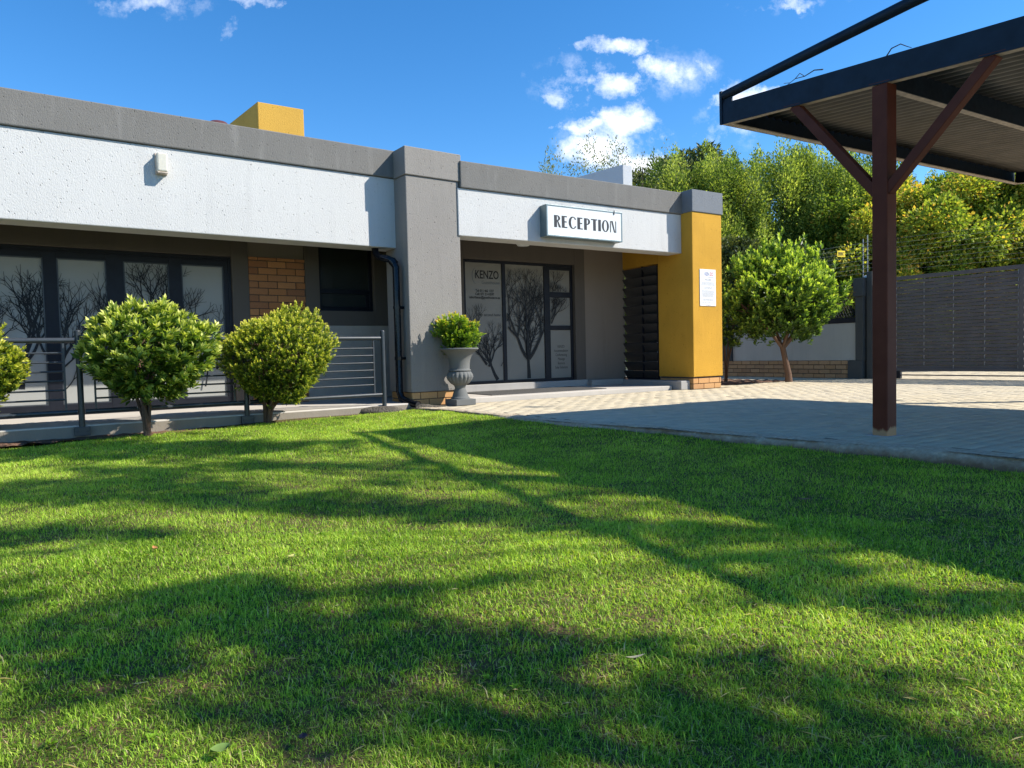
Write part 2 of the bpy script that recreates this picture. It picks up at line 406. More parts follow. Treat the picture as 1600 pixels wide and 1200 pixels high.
keep = (ctr[:, 0] > kerb_x(np.clip(ctr[:, 1], -3.3, 8.2)) + .13) & (ctr[:, 1] < 20) & (ctr[:, 0] < 13) & (ctr[:, 1] > -1)
keep &= ~((pv[:, 1] > .12) & (pv[:, 0] < .62)) & ~((pv[:, 1] > -.06) & (pv[:, 0] > -.06) & (pv[:, 0] < .66)) & ~((pv[:, 0] > .6) & (pv[:, 0] < 2.9) & (pv[:, 1] > .45))
keep &= ~((pv[:, 0] < -3.80) & (pv[:, 1] > .10))
pv = pv[keep]; ctr = ctr[keep]; n = len(pv)
hx, hy = (PLn - .005) / 2, (PW - .005) / 2; bv = .0035
zt = rng.normal(0, .0009, n); tx = rng.normal(0, .0025, n); ty = rng.normal(0, .003, n); rot = rng.normal(0, .012, n)
tmpl = np.array([(-hx, -hy, -1), (hx, -hy, -1), (hx, hy, -1), (-hx, hy, -1), (-hx, -hy, -.6), (hx, -hy, -.6), (hx, hy, -.6), (-hx, hy, -.6),
                 (-hx + bv, -hy + bv, 0), (hx - bv, -hy + bv, 0), (hx - bv, hy - bv, 0), (-hx + bv, hy - bv, 0)])
Vv = np.zeros((n, 12, 3))
ca, sa2 = np.cos(rot)[:, None], np.sin(rot)[:, None]
lx = tmpl[None, :, 0] * ca - tmpl[None, :, 1] * sa2; ly = tmpl[None, :, 0] * sa2 + tmpl[None, :, 1] * ca
Vv[:, :, 0] = ctr[:, 0:1] + lx * u_[0] + ly * p_[0]; Vv[:, :, 1] = ctr[:, 1:2] + lx * u_[1] + ly * p_[1]
Vv[:, :, 2] = zt[:, None] + lx * tx[:, None] + ly * ty[:, None] + tmpl[None, :, 2] * .0042
ft = np.array([(8, 9, 10, 11), (4, 5, 9, 8), (5, 6, 10, 9), (6, 7, 11, 10), (7, 4, 8, 11), (0, 1, 5, 4), (1, 2, 6, 5), (2, 3, 7, 6), (3, 0, 4, 7)])
Ff = (ft[None] + (np.arange(n) * 12)[:, None, None]).reshape(-1, 4)
m = Mat('block_paver'); base = m.ramp(m.attr(), [(0, (.53, .45, .31)), (.5, (.57, .49, .345)), (1, (.48, .42, .31))])
nn = m.noise(m.pos(), 7, 6, .6); base = m.mix(m.ramp(nn, [(.4, 0), (.75, .4)]), base, (.22, .19, .15))
base = m.mix(m.ramp(m.noise(m.pos(), .9, 4), [(.4, 0), (.7, .35)]), base, (.52, .46, .36))
m.col(base); m.set(.95, 0, .08); m.bump(m.noise(m.pos(), 150, 5, .7), .4, .003)
props(raw_mesh('paving', Vv.reshape(-1, 3), Ff, np.repeat(rng.random(n), 9), m.m, nper=4), 'block paving of the driveway', 'paving', kind='structure')

# the mortar haunch / kerb along the lawn edge
m = Mat('rough_kerb_mortar'); kp = m.pos()
kn = m.noise(kp, 11, 8, .7); kz = m.n('ShaderNodeSeparateXYZ'); m.l(kp, kz.inputs[0])
low = m.ramp(m.math('ADD', m.math('MULTIPLY', kz.outputs[2], -9), m.math('MULTIPLY', kn, .8)), [(.45, 0), (.95, 1)])
m.col(m.mix(low, m.mix(m.ramp(m.noise(kp, 40, 5), [(.3, 0), (.7, 1)]), (.40, .32, .22), (.58, .49, .36)), (.20, .13, .08))); m.set(.95, 0, .15)
m.bump(m.math('ADD', kn, m.math('MULTIPLY', m.noise(kp, 60, 6, .7), .5)), .9, .02)
KD = []
seg = np.concatenate([[0], np.cumsum(np.linalg.norm(np.diff(KC, axis=0), axis=1))])
L = np.arange(0, seg[-1], .014)
px_ = np.interp(L, seg, KC[:, 0]); py_ = np.interp(L, seg, KC[:, 1])
def wob(t, k): return sum(sin(t * f + k * 1.7 + i) / (i + 1.3) for i, f in enumerate((2.1, 5.3, 11.7, 23.9, 47.0)))
prof = [(.17, -.004), (.12, .003), (.08, .004), (.045, .002), (.02, -.003), (.004, -.012), (-.010, -.026), (-.020, -.042), (-.028, -.06), (-.034, -.08), (-.04, -.10), (-.046, -.13), (-.05, -.20)]
V = []
def vn(x, y, seed, f):
    r = KR[seed]; X = x * f; Y = y * f; i = int(math.floor(X)); j = int(math.floor(Y)); a = X - i; b_ = Y - j; a = a * a * (3 - 2 * a); b_ = b_ * b_ * (3 - 2 * b_)
    g = lambda p, q: r[p % 61, q % 61]
    return (g(i, j) * (1 - a) + g(i + 1, j) * a) * (1 - b_) + (g(i, j + 1) * (1 - a) + g(i + 1, j + 1) * a) * b_ - .5
KR = [np.random.default_rng(90 + q).random((61, 61)) for q in range(3)]
for i in range(len(L)):
    j0 = max(i - 2, 0); j1 = min(i + 2, len(L) - 1)
    t = np.array([px_[j1] - px_[j0], py_[j1] - py_[j0]]); t /= np.linalg.norm(t); nrm = np.array([-t[1], t[0]])   # towards paving
    if nrm[0] < 0: nrm = -nrm
    w0 = wob(L[i], 0) * .02
    for k, (o_, z_) in enumerate(prof):
        rg = vn(L[i], k * .02, 0, 7) * .020 + vn(L[i], k * .02, 1, 19) * .014 + vn(L[i], k * .02, 2, 48) * .007
        oo = o_ + w0 * (1 if k > 3 else .2) + rg * (1.1 if k > 3 else .3); zz = z_ + (rg * .35 if 0 < k < 6 else rg * .2 if k else 0)
        V.append((px_[i] + nrm[0] * oo, py_[i] + nrm[1] * oo, zz))
P = len(prof); Fc = [(i * P + k, i * P + k + 1, (i + 1) * P + k + 1, (i + 1) * P + k) for i in range(len(L) - 1) for k in range(P - 1)]
b = MB(); b.add(V, Fc, .5, True)
props(b.build('kerb', m.m), 'rough mortar edge between the paving and the lawn', 'kerb', kind='structure')

# mud strip before the porch and soil strip at the garden wall
def rough_strip(name, F, s0, s1, w0, w1, z, label, amp=.012, ns=120, nw=10):
    V = []; Fc = []
    for i in range(ns + 1):
        for j in range(nw + 1):
            s_ = s0 + (s1 - s0) * i / ns; w_ = w0 + (w1 - w0) * j / nw
            edge = 1 if 0 < j < nw else 0
            P_ = F(s_, w_ + (wob(s_ * 2, 3) * .03 if j == 0 else 0), z)
            P_[2] += amp * (wob(s_ * 5, j * 2.1) + wob(s_ * 11, j * 5.7)) * .6
            V.append(P_)
    for i in range(ns):
        for j in range(nw):
            a = i * (nw + 1) + j; Fc.append((a, a + nw + 1, a + nw + 2, a + 1))
    b = MB(); b.add(V, Fc, .5, True); return props(b.build(name, M_dirt), label, 'soil', kind='structure')
rough_strip('soil_bed', FL, -9, -.5, -.32, -.02, -.062, 'red soil strip along the porch edge')
rough_strip('garden_bed', FR, .66, 3.05, .42, 4.2, .004, 'dark soil bed under the garden tree', .014, 60, 40)

# ------------------------------------------------------------------ bricks
def bricks(b, F, s0, s1, w, z0, z1, L=.222, h=.0745, g=.010, d=.03, side=None, z_first=None, tone=None, phase=0):
    """raised bricks on the plane w (facing -w); side='s': on plane s=w facing -s, running along w from s0 to s1"""
    z = z0; r = 0
    while z < z1 - .012:
        zt_ = min(z + h, z1)
        s_ = s0 - ((r + phase) % 2) * (L + g) / 2
        while s_ < s1 - .005:
            a = max(s_, s0); e = min(s_ + L, s1)
            if e - a > .015:
                j = random.uniform(-.0012, .0012); c = random.random()
                if side == 's+': b.box(Frame(F.O, 0) if False else F, w - d, w + j, a, e, z, zt_, c)
                elif side == 's': b.box(F, w + j, w + d, a, e, z, zt_, c)
                else: b.box(F, a, e, w + j, w + d, z, zt_, c)
            s_ += L + g
        z += h + g; r += 1

# ------------------------------------------------------------------ the reception building
bld = empty('reception_building', FL(-3, .6, 0), 'single storey building with white fascia, grey parapet band, grey pilaster and yellow corner column', 'building')
def bb(name, mat, boxes, bevel=.006, F=FL, parent=None):
    b = MB()
    for q in boxes: b.box(F, *q)
    return b.build(name, mat, parent or bld, bevel=bevel)
# left wing
bb('fascia', M_white, [(-12, .02, .28, .60, 1.912, 2.740)], .01)
bb('parapet', M_grey, [(-12, .03, .255, .62, 2.743, 3.072)], .012)
# right wing fascia
bb('fascia', M_white, [(-3.845, .004, .211, .50, 2.072, 2.655)], .01, FR)
bb('parapet', M_grey, [(-3.812, .005, .186, .52, 2.658, 2.985)], .012, FR)
# pilaster
pil = MB(); pil.box(FL, -.018, .712, -.022, .56, .170, 2.730); pil = pil.build('pilaster', M_pil, bld, bevel=.01)
pil['label'] = 'grey pilaster with flat cap'
b = MB(); b.box(FL, -.032, .738, -.040, .58, 2.731, 3.062); b.build('pilaster_cap', M_pil, pil, bevel=.01)
b = MB(); b.box(FL, .012, .682, .012, .54, -.1, .172); mo = b.build('mortar_core', M_mortar, pil)
b = MB(); bricks(b, FL, .0, .694, 0.0, .004, .168, phase=0); bricks(b, FL, .034, .54, 0.0, .004, .168, side='s', phase=1)
b.build('brick_base', M_brickpale, pil, bevel=.002)
# yellow column
col = MB(); col.box(FR, .0, .642, -.008, .724, .188, 2.668); col = col.build('yellow_column', M_yellow, bld, bevel=.008)
b = MB(); b.box(FR, -.006, .664, -.022, .74, 2.669, 2.997); b.build('column_cap', M_cap, col, bevel=.008)
b = MB(); b.box(FR, .014, .60, .02, .70, -.1, .19); b.build('mortar_core', M_mortar, col)
b = MB(); bricks(b, FR, .004, .612, .004, .004, .184); bricks(b, FR, .038, .70, .004, .004, .184, side='s', phase=1); b.build('brick_base', M_brickpale, col, bevel=.002)
b = MB(); b.box(FR, .0, .16, .726, 1.62, 1.978, 2.45); b.build('yellow_lintel', M_yellow, bld, bevel=.004)
# walls of the left porch
bb('dark_wall', M_dark, [(-12, -5.72, 1.40, 1.6, .05, 2.55), (-5.72, -1.655, 1.40, 1.6, 1.852, 2.55), (-1.655, -1.457, 1.40, 1.6, .05, 2.55),
                          (-.758, -.571, 1.392, 1.6, 1.030, 2.55), (.20, .47, 1.392, 1.6, 1.030, 2.55), (-.571, .20, 1.392, 1.6, 1.030, 1.222), (-.571, .20, 1.392, 1.6, 2.12, 2.55)], .003)
bb('plaster_panel', M_taupe, [(-1.457, -.758, 1.43, 1.6, 1.868, 2.55)], .003)
bb('lower_wall', M_pale, [(-.758, .47, 1.40, 1.6, .05, 1.029)], .003)
bb('return_wall', M_dark, [(.47, .66, .55, 1.6, .05, 2.55)], .003)
bb('porch_ceiling', M_taupe, [(-12, .5, .60, 1.6, 2.3, 2.4)], 0)
b = MB(); b.box(FL, -1.456, -.759, 1.412, 1.60, .05, 1.867); b.build('mortar_panel', M_mortar, bld)
b = MB(); bricks(b, FL, -1.455, -.76, 1.40, .055, 1.865); b.build('brick_panel', M_brick, bld, bevel=.002)
# window of the left porch
def frame_rect(b, F, s0, s1, w0, w1, z0, z1, t):
    b.box(F, s0, s0 + t, w0, w1, z0, z1); b.box(F, s1 - t, s1, w0, w1, z0, z1); b.box(F, s0 + t, s1 - t, w0, w1, z1 - t, z1); b.box(F, s0 + t, s1 - t, w0, w1, z0, z0 + t)
b = MB(); frame_rect(b, FL, -.57, .198, 1.47, 1.52, 1.224, 2.118, .045); b.box(FL, -.525, .153, 1.47, 1.52, 1.455, 1.515)
b.box(FL, -.525, .10, 1.475, 1.515, 1.27, 1.285); b.box(FL, .10, .153, 1.475, 1.515, 1.27, 1.455)
win = b.build('window', M_frame, bld, bevel=.003)
b = MB(); b.box(FL, -.525, .153, 1.492, 1.498, 1.515, 2.073); b.build('pane', M_glass, win)
b = MB(); b.box(FL, -.525, .100, 1.492, 1.498, 1.285, 1.455); b.build('pane', M_glass, win)
b = MB(); b.box(FL, -.572, .2, 1.53, 1.6, 1.20, 2.14); b.build('blind_backing', M_black, win)

# folding doors of the left porch with frosted film and tree silhouettes
def silhouettes(F, w, trees, rects, seed):
    """flat tree graphics: list of (s, z, angle, length, width) roots, kept inside the pane rectangles"""
    r = random.Random(seed); b = MB(); cnt = [0]
    def inside(s_, z_): return any(a <= s_ <= c and d <= z_ <= e for (a, c, d, e) in rects)
    def grow(s_, z_, ang, ln, wd, dep):
        nseg = 4 if dep < 3 else 3; cs, cz = s_, z_; a = ang
        for i in range(nseg):
            a2 = a + r.uniform(-.13, .13); a2 += (pi / 2 - a2) * (.10 if dep < 4 else .02)
            ns_, nz_ = cs + cos(a2) * ln / nseg, cz + sin(a2) * ln / nseg
            w0 = wd * (1 - .35 * i / nseg); w1 = wd * (1 - .35 * (i + 1) / nseg)
            if inside(cs, cz) and inside(ns_, nz_):
                cnt[0] += 1; ww = w - .0015 - .00001 * cnt[0]
                nx_, nz2 = -sin(a2), cos(a2)
                b.add([F(cs + nx_ * w0, ww, cz + nz2 * w0), F(cs - nx_ * w0, ww, cz - nz2 * w0), F(ns_ - nx_ * w1, ww, nz_ - nz2 * w1), F(ns_ + nx_ * w1, ww, nz_ + nz2 * w1)], [(0, 1, 2, 3)])
            if dep >= 1 and i in (1, 2) and wd > .0036 and r.random() < .55:
                grow(ns_, nz_, a2 + r.choice((-1, 1)) * r.uniform(.45, .95), ln * r.uniform(.45, .68), wd * .5, dep + 1)
            cs, cz, a = ns_, nz_, a2
        if wd > .0030 and ln > .035:
            k = 2 if r.random() < .85 else 3
            for q in range(k):
                grow(cs, cz, a + (q - (k - 1) / 2) * r.uniform(.5, .85) + r.uniform(-.12, .12), ln * r.uniform(.62, .84), wd * .62, dep + 1)
    for (s_, z_, an, ln, wd) in trees: grow(s_, z_, an, ln, wd, 0)
    return b
pane_s = [(-4.62, -4.17), (-4.02, -3.554), (-3.43, -2.972), (-2.803, -2.343), (-2.207, -1.741)]
b = MB(); frame_rect(b, FL, -5.72, -1.657, 1.43, 1.50, .052, 1.85, .035)
edges = [-5.685] + [x for p in pane_s for x in p] + [-1.692]
for i in range(0, len(edges), 2): b.box(FL, edges[i], edges[i + 1], 1.437, 1.492, .087, 1.815)
for (a, c) in pane_s: b.box(FL, a, c, 1.437, 1.492, 1.735, 1.815); b.box(FL, a, c, 1.437, 1.492, .087, .170)
b.box(FL, -5.68, -1.70, 1.426, 1.43, 1.795, 1.805)
door = b.build('folding_door', M_frame, bld, bevel=.003)
rects = [(a, c, .17, 1.735) for a, c in pane_s]
for (a, c) in pane_s:
    q = MB(); q.box(FL, a, c, 1.462, 1.470, .17, 1.735); q.build('film_pane', M_film, door)
    q = MB(); t = .012
    q.box(FL, a, a + t, 1.445, 1.461, .17, 1.735); q.box(FL, c - t, c, 1.445, 1.461, .17, 1.735); q.box(FL, a + t, c - t, 1.445, 1.461, 1.735 - t, 1.735); q.box(FL, a + t, c - t, 1.445, 1.461, .17, .17 + t)
    q.build('glazing_bead', M_frame_l, door)
tr = [(-3.79, .35, pi / 2, .30, .022), (-3.79, .60, 2.5, .24, .014), (-3.79, .60, .7, .24, .014),
      (-3.49, .45, 1.2, .22, .018), (-3.49, .75, .95, .20, .011), (-3.49, .5, .5, .18, .009), (-3.45, .3, .5, .15, .006), (-3.52, .6, 2.0, .2, .012),
      (-2.57, .45, pi / 2, .32, .022), (-2.57, .72, 2.4, .22, .013), (-2.57, .72, .8, .22, .013), (-2.90, .6, 2.2, .22, .013), (-2.9, .8, 1.95, .22, .011), (-2.9, .45, 2.5, .16, .009),
      (-2.27, .7, 1.1, .22, .013), (-2.27, .5, .7, .2, .011), (-1.86, .5, pi / 2, .22, .009), (-2.0, .3, 1.2, .2, .008), (-4.4, .4, pi / 2, .32, .02), (-4.4, .6, 2.4, .24, .013), (-4.4, .6, .7, .24, .013), (-4.1, .5, 2, .2, .012), (-4.08, .5, 1.1, .2, .012)]
tr = [(a_, b_, c_, d_ * 1.22, e_ * 1.3) for (a_, b_, c_, d_, e_) in tr]
silhouettes(FL, 1.462, tr, rects, 4).build('tree_silhouettes', M_ink, door)

# reception recess
bb('recess_wall', M_taupe, [(-.828, .03, 1.55, 1.75, .06, 2.45)], .004, FR)
bb('door_surround', M_dark, [(-4.0, -3.06, 1.54, 1.75, .06, 2.45), (-3.06, -1.028, 1.54, 1.75, 2.008, 2.45), (-1.028, -.828, 1.54, 1.75, .06, 2.45)], .004, FR)
bb('recess_ceiling', M_taupe, [(-4.2, .16, .50, 1.75, 2.46, 2.5)], 0, FR)
b = MB(); t = .04
b.box(FR, -3.06, -3.00, 1.60, 1.65, .175, 2.005)
b.box(FR, -3.00, -1.03, 1.60, 1.65, 1.965, 2.005); b.box(FR, -3.00, -1.03, 1.60, 1.65, .165, .205)
for (a, c) in ((-2.366, -2.305), (-1.592, -1.482), (-1.075, -1.03)): b.box(FR, a, c, 1.602, 1.648, .205, 1.965)
b.box(FR, -1.482, -1.075, 1.605, 1.645, 1.482, 1.568); b.box(FR, -1.482, -1.075, 1.605, 1.645, .965, 1.036)
b.box(FR, -1.482, -1.075, 1.606, 1.644, 1.915, 1.965)
rd = b.build('entrance_door', M_frame, bld, bevel=.003)
rp = [(-3.0, -2.366, .205, 1.965), (-2.305, -1.592, .205, 1.965), (-1.482, -1.075, 1.568, 1.915), (-1.482, -1.075, 1.036, 1.482), (-1.482, -1.075, .205, .965)]
for (a, c, z0, z1) in rp:
    q = MB(); q.box(FR, a, c, 1.622, 1.630, z0, z1); q.build('film_pane', M_filmr, rd)
tr = [(-1.90, .215, pi / 2, .30, .036), (-1.90, .50, 2.25, .42, .028), (-1.90, .52, .85, .40, .028), (-1.90, .52, 1.65, .42, .026), (-2.33, .85, 1.9, .3, .014), (-2.30, 1.1, 1.2, .22, .010),
      (-1.53, .95, 1.2, .26, .016), (-1.5, 1.1, .7, .2, .014), (-1.49, 1.2, 1.1, .2, .008), (-1.5, 1.5, .9, .22, .008), (-1.42, 1.42, 1.4, .22, .007)]
r2 = rp[:4]
silhouettes(FR, 1.622, tr, [(-2.300, -1.597, .21, 1.92), rp[2], rp[3]], 12).build('tree_silhouettes', M_ink, rd)
tr = [(-2.47, .215, 2.25, .24, .030), (-2.66, .45, 2.35, .20, .020), (-2.63, .42, .95, .24, .016), (-2.62, .42, 1.5, .2, .011), (-2.80, .62, 1.7, .26, .014), (-2.42, .42, .8, .1, .006), (-2.79, 1.0, 1.55, .16, .006)]
silhouettes(FR, 1.622, tr, [(-2.995, -2.37, .21, 1.46)], 9).build('tree_silhouettes', M_ink, rd)

def text(body, size, F, s_, w, z_, mat, parent, name='lettering', align='CENTER', bold=0.0, shear=0.0, sx=1.0, sp=1.0, lines=1.0):
    cu = bpy.data.curves.new('t', 'FONT'); cu.body = body; cu.size = size; cu.align_x = align; cu.offset = bold; cu.shear = shear
    cu.space_character = sp; cu.space_line = lines; cu.fill_mode = 'FRONT'; cu.resolution_u = 4
    ob = bpy.data.objects.new('t', cu); S.collection.objects.link(ob); bpy.context.view_layer.update()
    me = bpy.data.meshes.new_from_object(ob.evaluated_get(bpy.context.evaluated_depsgraph_get()))
    bpy.data.objects.remove(ob)
    loc = parent_world(parent)
    for v in me.vertices:
        P_ = F(s_ + v.co.x * sx, w, z_ + v.co.y); v.co = Vector(P_ - loc)
    me.name = name; me.materials.clear()
    return link_mesh(name, me, mat, parent)
def arc_mark(F, s_, w, z_, h, mat, parent, name='logo_mark'):
    b = MB()
    for (ax, r0, th, a0, a1) in ((0, .5, .035, 1.75, 4.45), (.10, .36, .022, 1.7, 3.6)):
        n_ = 18
        for i in range(n_):
            t0 = a0 + (a1 - a0) * i / n_; t1 = a0 + (a1 - a0) * (i + 1) / n_
            k0 = sin(pi * (i + .2) / (n_ + .4)) * th; k1 = sin(pi * (i + 1.2) / (n_ + 1.4)) * th
            pts = []
            for (t, r) in ((t0, r0 + k0), (t0, r0 - k0), (t1, r0 - k1), (t1, r0 + k1)): pts.append(F(s_ + h * (ax + r * .62 * cos(t)), w, z_ + h * r * sin(t)))
            b.add(pts, [(0, 1, 2, 3)])
    return b.build(name, mat, parent)
WT = 1.6195
text("KENZO", .17, FR, -2.62, WT, 1.735, M_ink, rd, bold=.003, sx=.72)
text("Guesthouse", .068, FR, -2.56, WT, 1.655, M_inkgrey, rd, sx=.95)
arc_mark(FR, -2.80, WT, 1.77, .24, M_inkgrey, rd)
text("Tel: 011 462 1327\nCell: 071 214 8597\nsuburbanzo@guesthouse.co.za", .052, FR, -2.665, WT, 1.535, M_ink, rd, bold=.0012, sx=.82, lines=.95)
text("Your second home", .062, FR, -2.61, WT, 1.175, M_ink, rd, shear=.35, sx=.88)
text("KENZO\nAccommodation\nConferencing\nMassage\nBusiness\nSolar Solutions", .058, FR, -1.27, WT, .685, M_ink, rd, sx=.72, lines=1.15)

# floors and steps
b = MB(); b.box(FL, -12, -.03, -.065, 1.5, -.2, .05); b.box(FL, -.03, .5, .5, 1.5, -.2, .049)
pf = b.build('porch_floor', M_slab, bld, bevel=.012)
M_pedge = plaster('porch_concrete_shade', (.27, .235, .19), .3, .05, .4)  # darker skirt: shade on the porch front face put into its colour
b = MB(); b.box(FL, -12, -.035, -.069, -.06, -.2, .034); b.build('porch_shade_skirt', M_pedge, pf)
b = MB(); b.box(FR, -3.95, -.235, .215, 1.5, -.1, .062); b.box(FR, -.235, .02, .70, 1.6, -.1, .061); b.build('entrance_floor', M_slab, bld, bevel=.008)
b = MB(); b.box(FR, -4.0, -.86, 1.46, 1.6, .06, .160); b.box(FR, -.86, -.2, 1.36, 1.56, .06, .150); b.box(FR, -.20, -.012, .06, 1.6, .0, .135)
b.build('entrance_step', M_dkscreed, bld, bevel=.008)
b = MB(); b.box(FR, -3.3, -1.35, .42, 1.30, .0622, .072); 
props(b.build('doormat', M_mat, bevel=.004), 'long charcoal mat lying before the reception door', 'doormat')
# louvre screen
b = MB()
b.box(FR, .0, .03, .728, .75, .14, 1.974); b.box(FR, .0, .03, 1.08, 1.10, .14, 1.974)
b.box(FR, .0, .03, .75, 1.08, .14, .165); b.box(FR, .0, .03, 1.10, 1.6, .14, .165)
lv = b.build('louvre_screen', M_frame, bld)
b = MB()
for k in range(12):
    z = .20 + k * .153
    p = FR(.035, .752, z); q = FR(.035, 1.545, z)
    d = -FR.u * .55 + np.array([0, 0, .83]); nrm = FR.u * .83 + np.array([0, 0, .55])
    b.beam(p, q, d / np.linalg.norm(d), .088, nrm / np.linalg.norm(nrm), .006)
b.build('louvre_slats', plain('louvre_paint', (.035, .033, .034), .5), lv)
# ceiling light under the right soffit
b = MB(); c = FR(-2.62, .62, 2.40); b.lathe(c, [(.0, -.32), (.08, -.32), (.10, -.29), (.10, -.27), (.03, -.26), (.03, 0)], 20); b.build('ceiling_light', M_signface, bld)
# roof and hidden body
bb('roof', M_dkscreed, [(-12, .7, .62, 7.2, 2.62, 2.70)], 0)
b = MB(); b.box(FR, -4.2, .0, .52, 7.2, 2.52, 2.60); b.build('roof', M_dkscreed, bld)
b = MB(); b.box(FL, -12, .5, 1.62, 7.2, -.05, 2.6); b.build('body_wall', M_dark, bld)
b = MB(); b.box(FR, -4.0, -.02, 1.77, 7.2, -.05, 2.5); b.build('body_wall', M_pale, bld)
# rooftop blocks
def az(d): return un(radians(d))
def block(P0, width, back, z0, z1, front_az, side_az):
    p = P0[:2]; u = az(front_az)[:2]; s_ = az(side_az)[:2]
    return [p, p + u * width, p + u * width + s_ * back, p + s_ * back], z0, z1
c0 = FL(-.98, 2.4, 0); b = MB(); pts, z0, z1 = block(c0, .63, 1.5, 2.5, 4.12, 57, -40); b.prism(pts, z0, z1); b.build('roof_block', M_yblock, bld, bevel=.008)['label'] = 'yellow block rising behind the parapet'
c0 = FR(.80 - .0, 2.4, 0); b = MB(); pts, z0, z1 = block(c0, .22, 2.2, 2.4, 4.03, 60, -42); b.prism(pts, z0, z1); b.build('roof_block', M_wallwhite, bld, bevel=.008)['label'] = 'pale grey narrow block behind the parapet'
b = MB()
P_ = FL(-1.62, 1.9, 3.42); b.lathe((P_[0], P_[1], 2.57), [(.0, 1.04), (.10, 1.02), (.2, .93), (.22, .80), (.16, .8), (.16, 0)], 20); b.build('roof_vent', plain('dark_red_vent', (.10, .03, .025), .6), bld)
# downpipe
b = MB()
pc = lambda s_, w, z: FL(s_, w, z)
b.tube([pc(-.24, .40, 1.93), pc(-.24, .38, 1.85), pc(-.22, .33, 1.80), pc(-.16, .22, 1.77), pc(-.12, .16, 1.74), pc(-.10, .13, 1.66), pc(-.10, .13, 1.2), pc(-.10, .13, .18), pc(-.09, .10, .10), pc(-.05, -.02, .055), pc(-.02, -.13, .03)], .042, 14, caps=False)
b.tube([pc(-.02, -.12, .035), pc(-.005, -.155, .028)], [.046, .048], 14, caps=False)
b.tube([pc(-.10, .13, 1.20), pc(-.10, .13, 1.17)], .049, 14); b.tube([pc(-.10, .13, .60), pc(-.10, .13, .56)], .049, 14); b.tube([pc(-.13, .175, 1.745), pc(-.105, .145, 1.70)], .050, 14)
b.box(FL, -.06, -.015, .10, .16, 1.17, 1.20); b.box(FL, -.06, -.015, .10, .16, .565, .595)
b.build('downpipe', M_pipe, bld)
b = MB(); b.tube([pc(-.01, -.15, .030), pc(-.012, -.14, .031)], .041, 14); b.build('pipe_mouth', M_black, bld)

# ------------------------------------------------------------------ sign, lamp, notice
sg = empty('reception_sign', FR(-1.97, .211, 2.135), 'white light-box sign reading RECEPTION in dark letters on the fascia', 'sign')
s0, s1, z0, z1 = -2.622, -1.318, 2.132, 2.545
b = MB(); b.box(FR, s0, s1, .066, .208, z0, z1); b.build('sign_box', M_signbox, sg, bevel=.004)
b = MB(); frame_rect(b, FR, s0, s1, .058, .067, z0, z1, .02); b.build('sign_frame', M_signbox, sg, bevel=.002)
b = MB(); b.box(FR, s0 + .02, s1 - .02, .061, .0655, z0 + .02, z1 - .02); b.build('sign_face', M_signface, sg)
def glyphs(word, F, w, s_, zc, H, adv, mat, parent):
    b = MB(); cnt = [0]
    def quad(p):
        cnt[0] += 1
        b.add([F(s_ + x * H, w, zc + y * H) for x, y in p], [(0, 1, 2, 3)])
    def rect(x0, y0, x1, y1): quad([(x0, y0), (x1, y0), (x1, y1), (x0, y1)])
    def band(cx, cy, ro, so, ri_, si_, a0, a1, n_=20, dx=0):
        for i in range(n_):
            t0, t1 = a0 + (a1 - a0) * i / n_, a0 + (a1 - a0) * (i + 1) / n_
            quad([(cx + ro * cos(t0), cy + so * sin(t0)), (cx + ro * cos(t1), cy + so * sin(t1)), (cx + dx + ri_ * cos(t1), cy + si_ * sin(t1)), (cx + dx + ri_ * cos(t0), cy + si_ * sin(t0))])
    T, t = .275, .10
    for ch in word:
        if ch == 'R':
            rect(0, 0, T, 1); band(T, .76, .30, .24, .10, .165, -pi / 2, pi / 2); quad([(T, .52), (T + .12, .53), (T + .37, 0), (T + .15, 0)]); wd = .62
        elif ch == 'P':
            rect(0, 0, T, 1); band(T, .72, .33, .28, .12, .20, -pi / 2, pi / 2); wd = .60
        elif ch == 'E':
            rect(0, 0, T, 1); rect(T, 0, .52, t); rect(T, .46, .47, .46 + t); rect(T, 1 - t, .50, 1); wd = .56
        elif ch == 'C':
            band(.40, .5, .40, .52, .20, .44, .62, 2 * pi - .62, 30, .035); wd = .74
        elif ch == 'O':
            band(.36, .5, .36, .52, .15, .44, 0, 2 * pi, 36); wd = .74
        elif ch == 'T':
            rect(.20, 0, .20 + T, 1 - t); rect(0, 1 - t, .62, 1); wd = .60
        elif ch == 'I': rect(.02, 0, .02 + T, 1); wd = .30
        elif ch == 'N':
            rect(.0, 0, t, 1 - .02); quad([(t, 1), (.40, 0), (.64 - t, 0), (t + .19, 1)][::1]); rect(.64 - t, 0, .64, 1.0); wd = .66
        s_ += (wd + .085) * H * adv
    return b.build('sign_letters', mat, parent)
def word_w(word): 
    return sum({'R': .62, 'P': .60, 'E': .56, 'C': .74, 'O': .74, 'T': .60, 'I': .30, 'N': .66}[c] + .085 for c in word) - .085
Hh = .158; wtot = word_w('RECEPTION') * Hh
class SF:      # stretched frame for the lettering
    pass
stretch = 1.075 / wtot
F2 = Frame(FR.O, AZR); F2.u = FR.u
def FS(a, b_, z): return FR(-2.50 + (a) * stretch, b_, z)
glyphs('RECEPTION', FS, .0602, 0.0, 2.255, Hh, 1.0, M_signink, sg)
b = MB(); b.beam(FR(-1.47, .056, 2.50), FR(-1.465, .056, 2.56), FR.u, .008, FR.p, .002); b.build('sign_clip', M_signink, sg)

